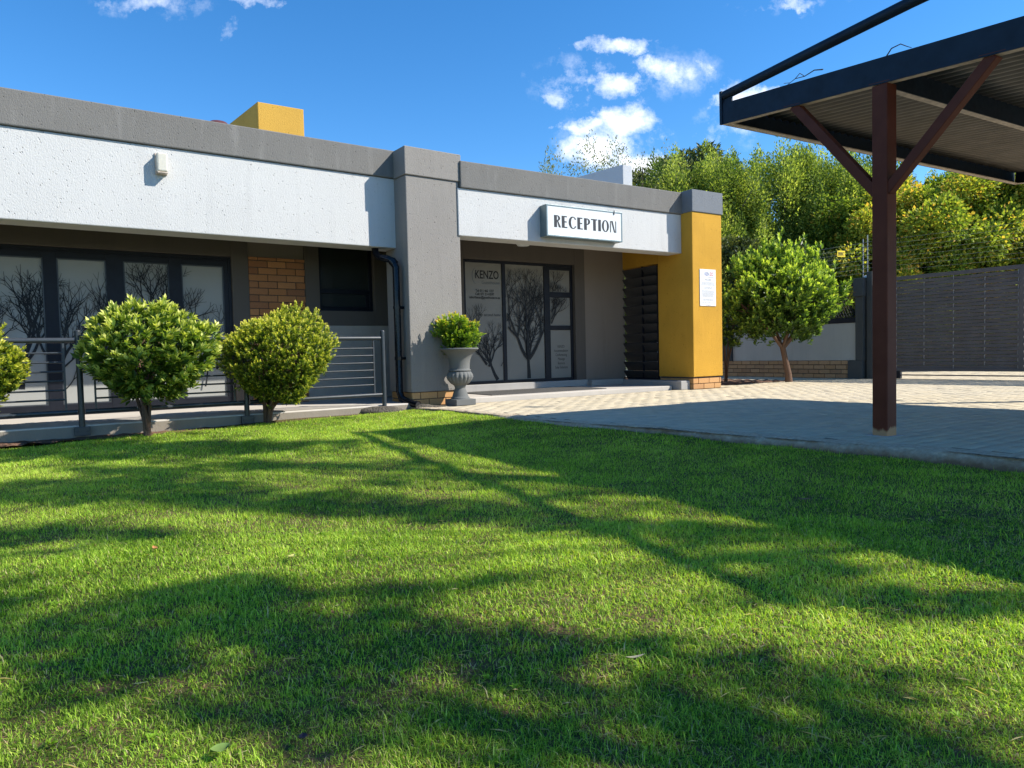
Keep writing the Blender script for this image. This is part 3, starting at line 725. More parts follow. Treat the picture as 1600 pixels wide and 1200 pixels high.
lampo = empty('wall_lamp', FL(-2.56, .28, 2.47), 'small cream glass bulkhead lamp on the left white fascia', 'lamp')
b = MB(); b.box(FL, -2.625, -2.515, .262, .279, 2.462, 2.672); b.build('back_plate', M_edge, lampo, bevel=.006)
b = MB(); b.box(FL, -2.618, -2.522, .180, .262, 2.478, 2.662); b.build('lamp_glass', M_lampglass, lampo, bevel=.014)
b = MB(); b.box(FL, -2.616, -2.524, .186, .262, 2.464, 2.477); b.build('lamp_base', M_edge, lampo, bevel=.003)

nto = empty('notice_board', FR(.32, -.012, 1.26), 'white printed notice fixed to the front of the yellow column', 'notice')
b = MB(); b.box(FR, .146, .494, -.017, -.0085, 1.262, 1.818); b.build('notice_sheet', M_notice, nto, bevel=.001)
M_b = plain('notice_blue', (.03, .06, .25), .6); M_r = plain('notice_red', (.45, .04, .05), .6); M_g = plain('notice_text', (.22, .23, .26), .6)
text("KEN", .075, FR, .300, -.0176, 1.722, M_b, nto, bold=.001, sx=.72); text("ZO", .075, FR, .402, -.0176, 1.722, M_r, nto, bold=.001, sx=.72)
arc_mark(FR, .215, -.0176, 1.73, .10, M_g, nto)
text("Guesthouse", .026, FR, .385, -.0176, 1.690, M_g, nto)
text("DISCLAIMER", .026, FR, .32, -.0176, 1.650, M_g, nto, bold=.0006)
body = ["Guests enter and use these premises and", "all the facilities entirely at their own risk.", "The owners and their staff accept no liability", "", "for any loss, damage or injury", "however it may be caused", "",
        "Vehicles and their contents are parked", "at the risk of the driver. Children must", "be supervised by an adult at all times.", "Please drive slowly in the parking area", "and keep clear of the entrance gate.", "No smoking inside the building.", "", "Right of admission is reserved", "Thank you for your cooperation", "", "Please report to reception on arrival", "", "The Management"]
text("\n".join(body), .0195, FR, .32, -.0176, 1.612, M_g, nto, sx=.86, lines=.92)

# ------------------------------------------------------------------ balustrade
bal = empty('balustrade', FL(-1.9, -.08, -.06), 'grey steel railing with round handrail along the left porch', 'railing')
posts = [-6.32, -4.85, -3.372, -1.93, -.402]
for s_ in posts:
    b = MB(); b.tube([FL(s_, -.085, -.02), FL(s_, -.085, .895)], .0255, 16)
    b.lathe(FL(s_, -.085, .895), [(.0255, 0), (.022, .008), (.012, .013), (.0, .014)], 16)
    po = b.build('post', M_rail, bal)
    b = MB(); b.box(FL, s_ - .062, s_ + .062, -.118, -.067, -.045, .035)
    for k in (-.04, .04):
        b.box(FL, s_ + k - .008, s_ + k + .008, -.124, -.118, -.012, .004)
    b.build('base_bracket', M_rail, po, bevel=.004)
for i in range(len(posts) - 1):
    a, c = posts[i] + .03, posts[i + 1] - .03
    b = MB(); b.tube([FL(a + .0, -.085, .815), FL(c, -.085, .815)], .0235, 14)
    b.build('top_rail', M_rail, bal)
    b = MB(); b.tube([FL(a, -.085, .172), FL(c, -.085, .172)], .021, 14); b.build('bottom_rail', M_rail, bal)
    for e in (a + .085, c - .085):
        b = MB(); b.box(FL, e - .008, e + .008, -.093, -.077, .193, .792); b.build('panel_upright', M_rail, bal)
    for k in range(6):
        z = .288 + k * .083
        b = MB(); b.tube([FL(a + .093, -.085, z), FL(c - .093, -.085, z)], .0085, 8); b.build('crossbar', M_rail, bal)

# ------------------------------------------------------------------ urn
uc = np.array([-.625, 8.435, 0.004])
urn = empty('garden_urn', uc, 'grey stone urn on a square plinth holding a small shrub', 'urn')
b = MB(); Fu = Frame(uc, AZL)
b.box(Fu, -.135, .135, -.135, .135, 0, .072); b.build('plinth', M_urn, urn, bevel=.004)
def gad(a, z):
    k = max(0, 1 - abs(z - .335) / .085); return 1 + .055 * k * (abs(cos(9 * a)) * 2 - 1)
prof = [(.115, .072), (.112, .085), (.098, .10), (.086, .14), (.072, .18), (.062, .205), (.068, .215), (.068, .225), (.075, .235), (.115, .262), (.142, .30), (.155, .335), (.152, .365), (.135, .395), (.118, .405)]
pr2 = []
for i in range(len(prof) - 1):
    for t in (0, .34, .67): pr2.append((prof[i][0] * (1 - t) + prof[i + 1][0] * t, prof[i][1] * (1 - t) + prof[i + 1][1] * t))
pr2.append(prof[-1])
b.__init__(); b.lathe(uc, pr2, 144, fn=gad); b.build('bowl', M_urn, urn)
b = MB(); b.lathe(uc, [(.118, .403), (.134, .407), (.137, .414), (.134, .421), (.122, .425), (.121, .44), (.123, .49), (.13, .54), (.145, .58), (.172, .62), (.205, .65), (.228, .662), (.234, .668), (.234, .676), (.226, .682), (.205, .674), (.16, .64), (.0, .63)], 96)
b.build('flared_rim', M_urn, urn)

# ------------------------------------------------------------------ foliage helpers
def leafmesh(C, D, Ln, Wd, tint, up=.5, fold=.18):
    n = len(C); D = D / (np.linalg.norm(D, axis=1, keepdims=True) + 1e-9)
    R = rng.normal(size=(n, 3)); R[:, 2] += up * 3
    S_ = np.cross(D, R); S_ /= np.linalg.norm(S_, axis=1, keepdims=True) + 1e-9
    Nn = np.cross(S_, D)
    Ln = Ln[:, None]; Wd = Wd[:, None]
    mid = C + D * Ln * .5
    V = np.stack([C, mid + S_ * Wd * .5 + Nn * Wd * fold, C + D * Ln - Nn * Ln * .10, mid - S_ * Wd * .5 + Nn * Wd * fold], 1)
    base = (np.arange(n) * 4)[:, None]
    F = np.concatenate([base + np.array([[0, 1, 2]]), base + np.array([[0, 2, 3]])], 1).reshape(-1, 3)
    return V.reshape(-1, 3), F, np.repeat(tint, 2)
def sph(n):
    v = rng.normal(size=(n, 3)); return v / np.linalg.norm(v, axis=1, keepdims=True)
def lump(D, k, seed, amp):
    r = np.random.default_rng(seed); K = r.normal(size=(k, 3)) * 3.2; ph = r.random(k) * 6.28
    return 1 + amp * np.sin(D @ K.T + ph).mean(1) * 2.2
def shoots(tips, axes, nl, ll, lw, spread, slen, tipt=.0):
    """rosettes of leaves along short shoots ending at tips"""
    n = len(tips); axes = axes / np.linalg.norm(axes, axis=1, keepdims=True)
    t = np.tile(np.linspace(0, 1, nl), (n, 1))
    C = tips[:, None, :] - axes[:, None, :] * (slen * (1 - t))[:, :, None]
    ang = (np.arange(nl) * 2.4)[None, :] + rng.random((n, 1)) * 6.28
    ref = rng.normal(size=(n, 3)); a = np.cross(axes, ref); a /= np.linalg.norm(a, axis=1, keepdims=True) + 1e-9; b_ = np.cross(axes, a)
    rad = np.cos(ang)[:, :, None] * a[:, None] + np.sin(ang)[:, :, None] * b_[:, None]
    sp_ = spread * (1.15 - .75 * t)[:, :, None]
    D = axes[:, None] * (1.0) + rad * sp_ + rng.normal(size=(n, nl, 3)) * .18
    sz = (1.05 - .45 * t) * (.75 + .5 * rng.random((n, nl)))
    tint = .25 + .5 * t ** 2 + tipt * t + rng.normal(size=(n, nl)) * .10
    return C.reshape(-1, 3), D.reshape(-1, 3), (ll * sz).ravel(), (lw * sz).ravel(), np.clip(tint, 0, 1).ravel()
def merge(parts):
    V = []; F = []; T = []; o = 0
    for v, f, t in parts: V.append(v); F.append(f + o); T.append(t); o += len(v)
    return np.concatenate(V), np.concatenate(F), np.concatenate(T)
def stems_from(base, targets, r0, b, n=6, wig=.05, split=.35):
    base = np.array(base, float)
    for T_ in targets:
        T_ = np.array(T_, float); pts = [base + rng.normal(size=3) * np.array([.012, .012, 0])]
        for t in (.25, .5, .75, 1):
            q = base * (1 - t) + T_ * t; q[2] += .12 * np.linalg.norm(T_ - base) * t * (1 - t)
            q[:2] -= (T_ - base)[:2] * split * t * (1 - t); pts.append(q + rng.normal(size=3) * wig * np.linalg.norm(T_ - base) * .3)
        b.tube(pts, [r0, r0 * .8, r0 * .6, r0 * .42, r0 * .25], n, col=random.random(), caps=False)

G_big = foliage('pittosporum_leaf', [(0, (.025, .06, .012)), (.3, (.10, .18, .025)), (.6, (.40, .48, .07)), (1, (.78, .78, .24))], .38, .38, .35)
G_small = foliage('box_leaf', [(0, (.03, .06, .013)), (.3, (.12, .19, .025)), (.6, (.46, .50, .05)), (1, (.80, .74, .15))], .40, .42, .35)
G_urn = foliage('urn_shrub_leaf', [(0, (.06, .13, .02)), (.4, (.17, .29, .03)), (.8, (.46, .54, .05)), (.94, (.62, .62, .08)), (1, (.74, .46, .07))], .42, .38, .35)
G_tree = foliage('garden_tree_leaf', [(0, (.03, .06, .016)), (.35, (.10, .18, .035)), (.7, (.36, .50, .07)), (1, (.62, .70, .12))], .42, .40, .3)

def bush(name, base, centre, rad, nsh, nl, ll, lw, mat, label, taper=.35, amp=.12, seed=1, nst=9, group=None, spread=.75, slen=.07, flat=.0, tip=.25):
    root = empty(name, base, label, 'bush', group)
    D = sph(int(nsh * 1.5)); D = D[D[:, 2] > -.85][:nsh]; k = len(D)
    r = lump(D, 7, seed, amp) * lump(D * 2.3, 9, seed + 5, amp * .55)
    shell = np.where(rng.random(k) < .72, rng.uniform(.86, 1.06, k), rng.uniform(.45, .9, k)); shell = np.where(rng.random(k) < .02, rng.uniform(1.04, 1.13, k), shell)
    tp = 1 - taper * np.clip(-D[:, 2], 0, 1) ** .8
    tip_ = np.array(centre) + D * (r * shell)[:, None] * np.array(rad) * np.stack([tp, tp, np.ones(k)], 1)
    ax = D * np.array([1, 1, .7]) + np.array([0, 0, .75]) + rng.normal(size=(k, 3)) * .38
    C, Dd, Ln, Wd, tt = shoots(tip_, ax, nl, ll, lw, spread, slen, tip)
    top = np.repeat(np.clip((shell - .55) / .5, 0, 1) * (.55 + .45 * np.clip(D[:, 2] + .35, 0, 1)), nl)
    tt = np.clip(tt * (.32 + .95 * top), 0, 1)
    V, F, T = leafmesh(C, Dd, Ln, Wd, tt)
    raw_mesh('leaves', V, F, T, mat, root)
    b = MB(); tg = [np.array(centre) + d * np.array(rad) * .62 for d in sph(nst * 2) if d[2] > -.3][:nst]
    stems_from(base, tg, .016 if rad[0] < .45 else .02, b, 6, .08, .55)
    for t_ in tg:
        for _ in range(3):
            e = t_ + sph(1)[0] * np.array(rad) * .33; m_ = (t_ + np.array(centre)) / 2
            b.tube([m_, (m_ + e) / 2 + rng.normal(size=3) * .01, e], [.006, .0045, .003], 5, col=random.random(), caps=False)
    b.build('stems', M_bark, root)
    return root
gr = 'clipped round shrubs in front of the railing'
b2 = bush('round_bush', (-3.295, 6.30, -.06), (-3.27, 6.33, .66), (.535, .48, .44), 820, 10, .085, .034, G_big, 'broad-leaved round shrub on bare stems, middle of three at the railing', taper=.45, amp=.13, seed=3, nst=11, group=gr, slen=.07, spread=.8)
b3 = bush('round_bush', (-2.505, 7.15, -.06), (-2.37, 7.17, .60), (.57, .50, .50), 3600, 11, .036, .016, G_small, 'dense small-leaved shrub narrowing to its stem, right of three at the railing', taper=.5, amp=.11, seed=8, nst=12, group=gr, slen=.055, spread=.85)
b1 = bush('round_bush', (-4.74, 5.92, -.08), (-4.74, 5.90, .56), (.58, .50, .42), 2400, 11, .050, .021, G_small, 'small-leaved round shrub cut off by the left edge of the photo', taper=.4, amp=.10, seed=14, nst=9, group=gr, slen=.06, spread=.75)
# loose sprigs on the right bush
ush = bush('urn_shrub', (uc[0], uc[1], .635), (uc[0] - .02, uc[1], .875), (.275, .25, .225), 380, 14, .046, .026, G_urn, 'small bright green shrub growing in the stone urn', taper=.45, amp=.28, seed=21, nst=9, slen=.10, spread=.85, tip=.12)

# ------------------------------------------------------------------ garden tree (behind the column)
tb = np.array([4.79, 12.2, 0.0])
gt = empty('garden_tree', tb, 'small leafy tree with forked trunk beside the yellow column in front of the brick wall', 'tree')
b = MB()
fork = tb + np.array([-.08, 0, .62])
b.tube([tb + np.array([.03, 0, -.05]), tb + np.array([.02, 0, .15]), tb + np.array([-.03, 0, .38]), fork], [.070, .055, .048, .048], 10)
limbs = [((.62, .0, .50), .045), ((.42, .1, .95), .032), ((-.30, .1, .42), .034), ((-.75, -.1, .75), .028), ((-.15, .3, .9), .03), ((.1, -.3, .8), .03), ((.9, .1, .85), .022)]
for d, r in limbs:
    d = np.array(d); pts = [fork - np.array([0, 0, .03]), fork + d * .35 + rng.normal(size=3) * .03, fork + d * .7 + rng.normal(size=3) * .04, fork + d]
    b.tube(pts, [r, r * .85, r * .65, r * .5], 8, col=random.random(), caps=False)
    for _ in range(4):
        e = fork + d + sph(1)[0] * np.array([.45, .4, .4]) + np.array([0, 0, .15]); b.tube([fork + d * .8, (fork + d + e) / 2 + rng.normal(size=3) * .03, e], [r * .45, r * .3, .006], 5, col=random.random(), caps=False)
b.build('trunk', M_bark, gt)
cent = np.array([4.66, 12.2, 1.42]); rad = np.array([.90, .85, .78])
D = sph(2350); D = D[D[:, 2] > -.9]; k = len(D)
r = lump(D, 7, 33, .17) * lump(D * 2.5, 9, 35, .13)
sh = np.where(rng.random(k) < .62, rng.uniform(.86, 1.04, k), rng.uniform(.35, .86, k))
tp = cent + D * (r * sh)[:, None] * rad
tp[:, 2] += .10 * (tp[:, 0] - cent[0]) * 0
ax = D * np.array([.8, .8, .5]) + np.array([0, 0, .9]) + rng.normal(size=(k, 3)) * .25
lk = tp[:, 2] > .62 + .28 * rng.random(k)
tp, ax, sh_, Dk = tp[lk], ax[lk], sh[lk], D[lk]; k = len(tp)
# upright leading shoots
ux = []
for (dx, h) in ((-.25, .34), (.12, .26), (.32, .20), (-.55, .20), (.55, .26), (-.75, .25), (.82, .16), (.02, .42), (-.42, .10), (.66, .34), (.40, .38), (-.1, .26)):
    zt0 = cent[2] + rad[2] * math.sqrt(max(0, 1 - (dx / 1.12) ** 2)) * .86
    for q in range(14): ux.append((cent[0] + dx + random.gauss(0, .018), cent[1] + random.gauss(0, .12), zt0 + h * 1.25 * q / 13))
ux = np.array(ux)
tp = np.concatenate([tp, ux]); ax = np.concatenate([ax, np.tile([0, 0, 1.], (len(ux), 1)) + rng.normal(size=(len(ux), 3)) * .15]); sh_ = np.concatenate([sh_, np.ones(len(ux))]); Dz = np.concatenate([Dk[:, 2], np.ones(len(ux))])
C, Dd, Ln, Wd, tt = shoots(tp, ax, 9, .095, .042, .8, .11, .2)
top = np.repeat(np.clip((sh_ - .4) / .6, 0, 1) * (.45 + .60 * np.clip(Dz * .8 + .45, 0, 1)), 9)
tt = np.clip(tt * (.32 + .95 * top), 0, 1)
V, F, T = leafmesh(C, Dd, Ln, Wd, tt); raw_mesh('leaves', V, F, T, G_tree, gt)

# small lime shrub peeping out behind the column
lr = bush('lime_shrub', (3.93, 12.9, 0), (3.86, 12.6, 1.15), (.42, .35, .62), 420, 9, .07, .032, G_tree, 'lime-tipped shrub peeping out behind the right edge of the yellow column', taper=.2, amp=.25, seed=51, nst=6, slen=.09, tip=.45)

# ------------------------------------------------------------------ garden wall
gw = empty('garden_wall', (5.5, 14, 0), 'low brick base with pale plastered panel between dark piers beyond the driveway', 'wall')
Q2 = np.array([6.33, 12.85, 0]); FG = Frame(Q2, radians(-31.5) + pi)      # s runs from far left towards the gate: negative = away
def gbox(name, mat, q, bevel=.004, parent=gw):
    b = MB()
    for x in q: b.box(FG, *x)
    return b.build(name, mat, parent, bevel=bevel)
# in this frame p = un(az - 90) ; the face turned to the driveway is the one towards -x
sgn = 1 if np.dot(FG.p, np.array([-1, -.6, 0])) < 0 else -1
def gb(s0, s1, w0, w1, z0, z1):
    return (s0, s1, min(sgn * w0, sgn * w1), max(sgn * w0, sgn * w1), z0, z1)
gbox('mortar_core', M_mortar, [gb(-6, -.16, .012, .22, -.05, .335)], 0)
b = MB()
z = 0.0; rrow = 0
while z < .33:
    s_ = -6 - (rrow % 2) * .116
    while s_ < -.17:
        e = min(s_ + .222, -.165)
        j = random.uniform(-.001, .001); b.box(FG, *gb(s_, e, j, .03, z + .008, min(z + .078, .335)), random.random()); s_ += .232
    z += .0845; rrow += 1
b.build('brick_base', M_brickgw, gw, bevel=.002)
gbox('wall_panel', M_panel, [gb(-2.9, -.02, .03, .18, .336, 1.03), gb(-6, -3.35, .03, .18, .336, 1.03)])
gbox('pier', M_pier, [gb(-3.35, -2.9, -.02, .24, .337, 1.10)])
gbox('pier', M_pier, [gb(-.02, .13, -.03, .30, .33, 1.50)]); gbox('pier_cap', M_pier, [gb(-.04, .15, -.06, .33, 1.50, 1.83)])
gbox('pier_base', M_pier, [gb(-.16, .12, -.05, .30, -.05, .33)])
gbox('pier', M_pier, [gb(.165, .27, .02, .30, -.05, 1.93)])
gbox('coping', M_frame, [gb(-6, -.02, .02, .19, 1.03, 1.10)])
# mesh fence on the wall
fe = empty('palisade_fence', FG(-1.5, sgn * .1, 1.1), 'black diamond mesh fence panel standing on the garden wall', 'fence')
b = MB(); y_ = sgn * .10
b.box(FG, -6, -.03, y_ - .02, y_ + .02, 1.10, 1.13); b.box(FG, -6, -.03, y_ - .02, y_ + .02, 1.70, 1.76)
b.build('fence_rail', M_frame, fe)
b = MB(); u2 = FG.u
k = 0
s_ = -3.0
while s_ < -.05:
    for sg_ in (1, -1):
        p = FG(s_, y_ + sg_ * .003, 1.13); q = FG(min(s_ + sg_ * .28, -.03), y_ + sg_ * .003, 1.70)
        d = (q - p) / np.linalg.norm(q - p); v_ = np.cross(d, FG.p)
        b.beam(p, q, v_, .005, FG.p, .002)
    s_ += .055
b.build('mesh_panel', M_frame, fe)
# wall beyond (keeps the garden closed)
# electric fence
ef = empty('electric_fence', FG(.15, sgn * .1, 1.83), 'galvanised electric fence posts with wires on the dark pier', 'fence')
wires = []
for s_ in (.055, .14):
    b = MB(); b.tube([FG(s_, sgn * .1, 1.83 if s_ < .1 else 1.83), FG(s_, sgn * .1, 2.54 if s_ < .1 else 2.60)], .009, 6); b.build('fence_post', M_metal, ef)
    for k in range(8):
        b = MB(); b.tube([FG(s_ - .022, sgn * .1, 1.92 + k * .078), FG(s_ + .022, sgn * .1, 1.92 + k * .078)], .008, 6); b.build('insulator', M_frame, ef)
b = MB()
for k in range(8): 
    z = 1.92 + k * .078
    b.tube([FG(-2.2, sgn * .1, z - .01), FG(.055, sgn * .1, z), FG(.14, sgn * .1, z + .01)], .0016, 4)
    p = FG(.14, sgn * .1, z + .01); q = np.array([8.6, 9.9, z - .02]); b.tube([p, (p + q) / 2 - np.array([0, 0, .02]), q], .0009, 4)
b.build('fence_wire', M_metal, ef)
ws = empty('warning_sign', FG(-.42, sgn * .09, 2.27), 'small yellow warning sign hanging on the fence wires', 'sign')
M_ys = plain('sign_yellow', (.90, .66, .01), .5); b = MB()
FW2 = Frame(FG(-.37, sgn * .085, 0), radians(68)); b.box(FW2, -.095, .095, -.003, .003, 2.27, 2.385); b.build('sign_plate', M_ys, ws)
Fneg = lambda a, b_, z: FG(a, b_, z)
b = MB()
for (a, c, z0, z1) in ((-.48, -.26, 2.345, 2.355), (-.47, -.45, 2.31, 2.34), (-.44, -.42, 2.31, 2.34), (-.41, -.37, 2.31, 2.335), (-.36, -.33, 2.31, 2.34), (-.32, -.30, 2.31, 2.335), (-.48, -.26, 2.288, 2.296)):
    b.box(FW2, (a + .37) * .72, (c + .37) * .72, -.005, -.0035, z0, z1)
b.build('sign_print', M_ink, ws)

# ------------------------------------------------------------------ sliding gate
GO = np.array([6.56, 12.76, 0]); FGt = Frame(GO, radians(-35.84) + pi)
sg2 = 1 if np.dot(FGt.p, np.array([-1, -.6, 0])) < 0 else -1
gate = empty('sliding_gate', GO, 'charcoal steel sliding gate of woven horizontal slats across the driveway', 'gate')
def tb_(s0, s1, w0, w1, z0, z1): return (s0, s1, min(sg2 * w0, sg2 * w1), max(sg2 * w0, sg2 * w1), z0, z1)
b = MB()
b.box(FGt, *tb_(0, 5.2, -.02, .03, 1.735, 1.797)); b.box(FGt, *tb_(0, 5.2, -.02, .03, .142, .19))
for s_ in (0, 2.28, 4.6): b.box(FGt, *tb_(s_, s_ + .06, -.021, .031, .19, 1.735))
b.build('gate_frame', M_gate, gate, bevel=.003)
vs = [.10, .42, .86, 1.32, 1.80, 2.26]
b = MB(); nsl = 27; 
for k in range(nsl):
    zc = .215 + k * .0567
    for (sa_, sb_) in ((.06, 2.28), (2.34, 4.6)):
        xs_ = np.linspace(sa_, sb_, 60); top_ = []; bot = []
        for x in xs_:
            ph = 0
            wv = cos(pi * (x - .42) / .46 + pi * (k % 2)) * .016
            o_ = sg2 * (.005 + wv)
            hh = .0262
            top_.append((FGt(x, o_, zc + hh), FGt(x, o_ + sg2 * .002, zc + hh))); bot.append((FGt(x, o_, zc - hh), FGt(x, o_ + sg2 * .002, zc - hh)))
        n_ = len(xs_); vv = [t[0] for t in top_] + [q[0] for q in bot]
        b.add(vv, [(i, i + 1, n_ + i + 1, n_ + i) for i in range(n_ - 1)], .5, False)
b.build('slats', M_gate, gate)['kind'] = 'stuff'
b = MB()
for x in np.arange(.42, 4.6, .46): b.box(FGt, *tb_(x - .006, x + .006, .003, .009, .19, 1.735))
b.build('upright_bars', M_gbar, gate)
b = MB(); b.box(FGt, *tb_(-.2, 5.4, -.01, .02, .062, .082))
b.box(FGt, *tb_(-.2, 5.4, .0, .012, -.03, .006))
b.build('guide_rail', M_gate, gate)
b = MB(); b.box(FGt, *tb_(.42, .50, -.03, .04, .01, .14)); b.build('roller', M_frame, gate)
b = MB(); b.box(FGt, *tb_(-.14, -.02, -.03, .05, .0, 1.62)); go = b.build('gate_rack', M_metal, gate, bevel=.003)
b = MB()
for k in range(52): b.box(FGt, *tb_(-.142, -.018, -.036, -.0305, .04 + k * .029, .054 + k * .029))
b.build('rack_teeth', M_frame, go)
b = MB(); b.box(FGt, *tb_(-.15, -.01, -.045, .06, 1.62, 1.88)); b.build('end_cover', M_signface, gate, bevel=.03)

# ------------------------------------------------------------------ carport
K = np.array([2.470, 4.650, 0.0])
az1, az2 = -30.0, 60.0
a1, a2 = az(az1), az(az2)
def CPt(a, c, z): return K + a * a1 + c * a2 + np.array([0, 0, z])
slope = .097
def bz(a): return 2.291 + slope * (a + .0)        # underside of the beam at the distance a along the beam
cpo = empty('carport', K, 'carport with oxblood steel post, navy channel beams and corrugated roof', 'carport')
hw = .0525
pb = MB(); vs_ = []
q = [CPt(-hw, -hw, 0), CPt(hw, -hw, 0), CPt(hw, hw, 0), CPt(-hw, hw, 0)]
b = MB(); b.prism([(x[0], x[1]) for x in q], -.03, [bz(-hw) + .004] * 4); post = b.build('post', M_post, cpo, bevel=.006)
b = MB(); b.box(Frame(K, radians(az2)), -.085, .085, -.085, .085, -.01, .004); b.build('base_plate', M_concrete, cpo)
dn = np.cross(a1 + np.array([0, 0, slope]), a2); dn /= np.linalg.norm(dn); 
if dn[2] < 0: dn = -dn
d1 = a1 + np.array([0, 0, slope]); d1 /= np.linalg.norm(d1)
# braces (two, in the plane of the beam)
for sgn_ in (1, -1):
    lo = CPt(sgn_ * .035, -.012, 1.60 - .0 * sgn_); hi = CPt(sgn_ * .67, -.012, bz(sgn_ * .67) + .01)
    d = (hi - lo); d /= np.linalg.norm(d); v_ = np.cross(d, a2); v_ /= np.linalg.norm(v_)
    b = MB(); b.beam(lo, hi, v_, .032, a2, .032); b.build('brace', M_post, cpo, bevel=.004)
for sgn_ in (.0, .67, -.67):
    b = MB(); p = CPt(sgn_ - .07, -.048, bz(sgn_ - .07) + .012); q2 = CPt(sgn_ + .07, -.048, bz(sgn_ + .07) + .012); b.tube([p, q2], .009, 6); b.build('weld_bead', M_post, cpo)
A_FAR, A_NEAR = 1.34, -3.5; C_LEFT, C_RIGHT = -.052, 4.62
TH = .165
def channel(p, q, inward, name='channel_beam', th=TH, fl=.05):
    """C channel from p to q (points on the underside), web on the outer side, flanges pointing inward"""
    p = np.array(p); q = np.array(q); d = q - p; d /= np.linalg.norm(d); up = np.array([0, 0, 1.0]) - d * d[2]; up /= np.linalg.norm(up)
    b = MB(); o = up * th / 2
    b.beam(p + o, q + o, inward, .004, up, th / 2)
    b.beam(p + inward * (fl / 2 + .004) + up * (th - .004), q + inward * (fl / 2 + .004) + up * (th - .004), inward, fl / 2, up, .003)
    ob = b.build(name, M_beam, cpo)
    b = MB(); b.beam(p + inward * (fl / 2 + .004) + up * .004, q + inward * (fl / 2 + .004) + up * .004, inward, fl / 2, up, .004); b.build('flange', M_edge, ob)
    return ob
channel(CPt(A_NEAR, C_LEFT, bz(A_NEAR)), CPt(A_FAR, C_LEFT, bz(A_FAR)), a2)
channel(CPt(A_FAR, C_LEFT + .006, bz(A_FAR) - .0), CPt(A_FAR, C_RIGHT, bz(A_FAR) - .02), -a1)
channel(CPt(A_NEAR, C_LEFT + .006, bz(A_NEAR)), CPt(A_NEAR, C_RIGHT, bz(A_NEAR) - .02), a1)
channel(CPt(A_NEAR + .006, C_RIGHT, bz(A_NEAR) - .02), CPt(A_FAR - .006, C_RIGHT, bz(A_FAR) - .02), -a2)
channel(CPt(.0, C_LEFT + .06, bz(0) - .004), CPt(.0, C_RIGHT - .01, bz(0) - .024), a1, 'cross_beam', .14)
for (a, c) in ((A_NEAR + .35, 4.55), (0, 4.55)):
    qq = [CPt(a - hw, c - hw, 0), CPt(a + hw, c - hw, 0), CPt(a + hw, c + hw, 0), CPt(a - hw, c + hw, 0)]
    b = MB(); b.prism([(x[0], x[1]) for x in qq], -.03, bz(a) - .022); b.build('post', M_post, cpo, bevel=.006)
# corner plate and the horizontal tie rod above the beam
b = MB(); b.beam(CPt(A_FAR + .002, C_LEFT - .002, bz(A_FAR) + .0), CPt(A_FAR + .004, C_LEFT - .002, 2.685), a1, .012, a2, .010); b.build('corner_plate', M_beam, cpo)
b = MB(); b.tube([CPt(A_FAR - .02, C_LEFT + .01, 2.648), CPt(.6, C_LEFT + .01, 2.685), CPt(-.2, C_LEFT + .01, 2.725), CPt(A_NEAR, C_LEFT + .01, 2.82)], .036, 12); b.build('tie_rod', M_beam, cpo)
b = MB(); b.beam(CPt(A_FAR - .05, C_LEFT + .01, bz(A_FAR) + .12), CPt(A_FAR - .05, C_LEFT + .01, 2.64), a1, .05, a2, .006); b.build('gusset', M_beam, cpo)
# corrugated sheet running along the slope
b = MB(); nC = int((C_RIGHT - C_LEFT - .02) / .0127); V = []
for i in range(nC + 1):
    c = C_LEFT + .01 + i * .0127
    h = .015 * cos(2 * pi * c / .0889) - .020 * (c / 4.6)
    V.append(CPt(A_NEAR - .02, c, bz(A_NEAR) + TH - .022 + h)); V.append(CPt(A_FAR - .012, c, bz(A_FAR) + TH - .022 + h))
b.add(V, [(2 * i, 2 * i + 1, 2 * i + 3, 2 * i + 2) for i in range(nC)], .5, True); rs = b.build('roof_sheet', M_roofsheet, cpo)
mm = rs.modifiers.new('solid', 'SOLIDIFY'); mm.thickness = .001
for a in (.68, -.9, -1.8, -2.7):
    b = MB(); b.beam(CPt(a, C_LEFT + .03, bz(a) + TH - .062), CPt(a, C_RIGHT - .02, bz(a) + TH - .082), a1, .02, np.array([0, 0, 1.]), .028); 
    if a < 0: b.build('purlin', M_beam, cpo)
# dry twigs caught on the roof edge
tw = MB(); P0 = CPt(.60, .0, bz(.60) + TH + .01)
def twig(P0, pts, r=.004):
    t = MB(); t.tube([P0 + p for p in pts], [r * (1 - .15 * i) for i in range(len(pts))], 5); return t
def off(a, z, c=0): return a * a1 + c * a2 + np.array([0, 0, z])
t = twig(P0, [off(-.15, .03), off(-.08, .05), off(0, .035), off(.08, .045), off(.16, .02), off(.24, .02)], .005)
t.tube([P0 + off(0, .035), P0 + off(.04, .07), P0 + off(.08, .045)], .003, 4); t.tube([P0 + off(.12, .03), P0 + off(.18, .045)], .002, 4)
props(t.build('dry_twig', M_bark2), 'dry crooked twig lying on the carport roof edge left of the post', 'twig')
P0 = CPt(-.02, .0, bz(-.02) + TH + .0)
t = twig(P0, [off(.02, .0), off(-.03, .055), off(-.09, .06), off(-.13, .03), off(-.16, .01)], .005)
props(t.build('dry_twig', M_bark2), 'bent twig arching over the carport beam right above the post', 'twig')

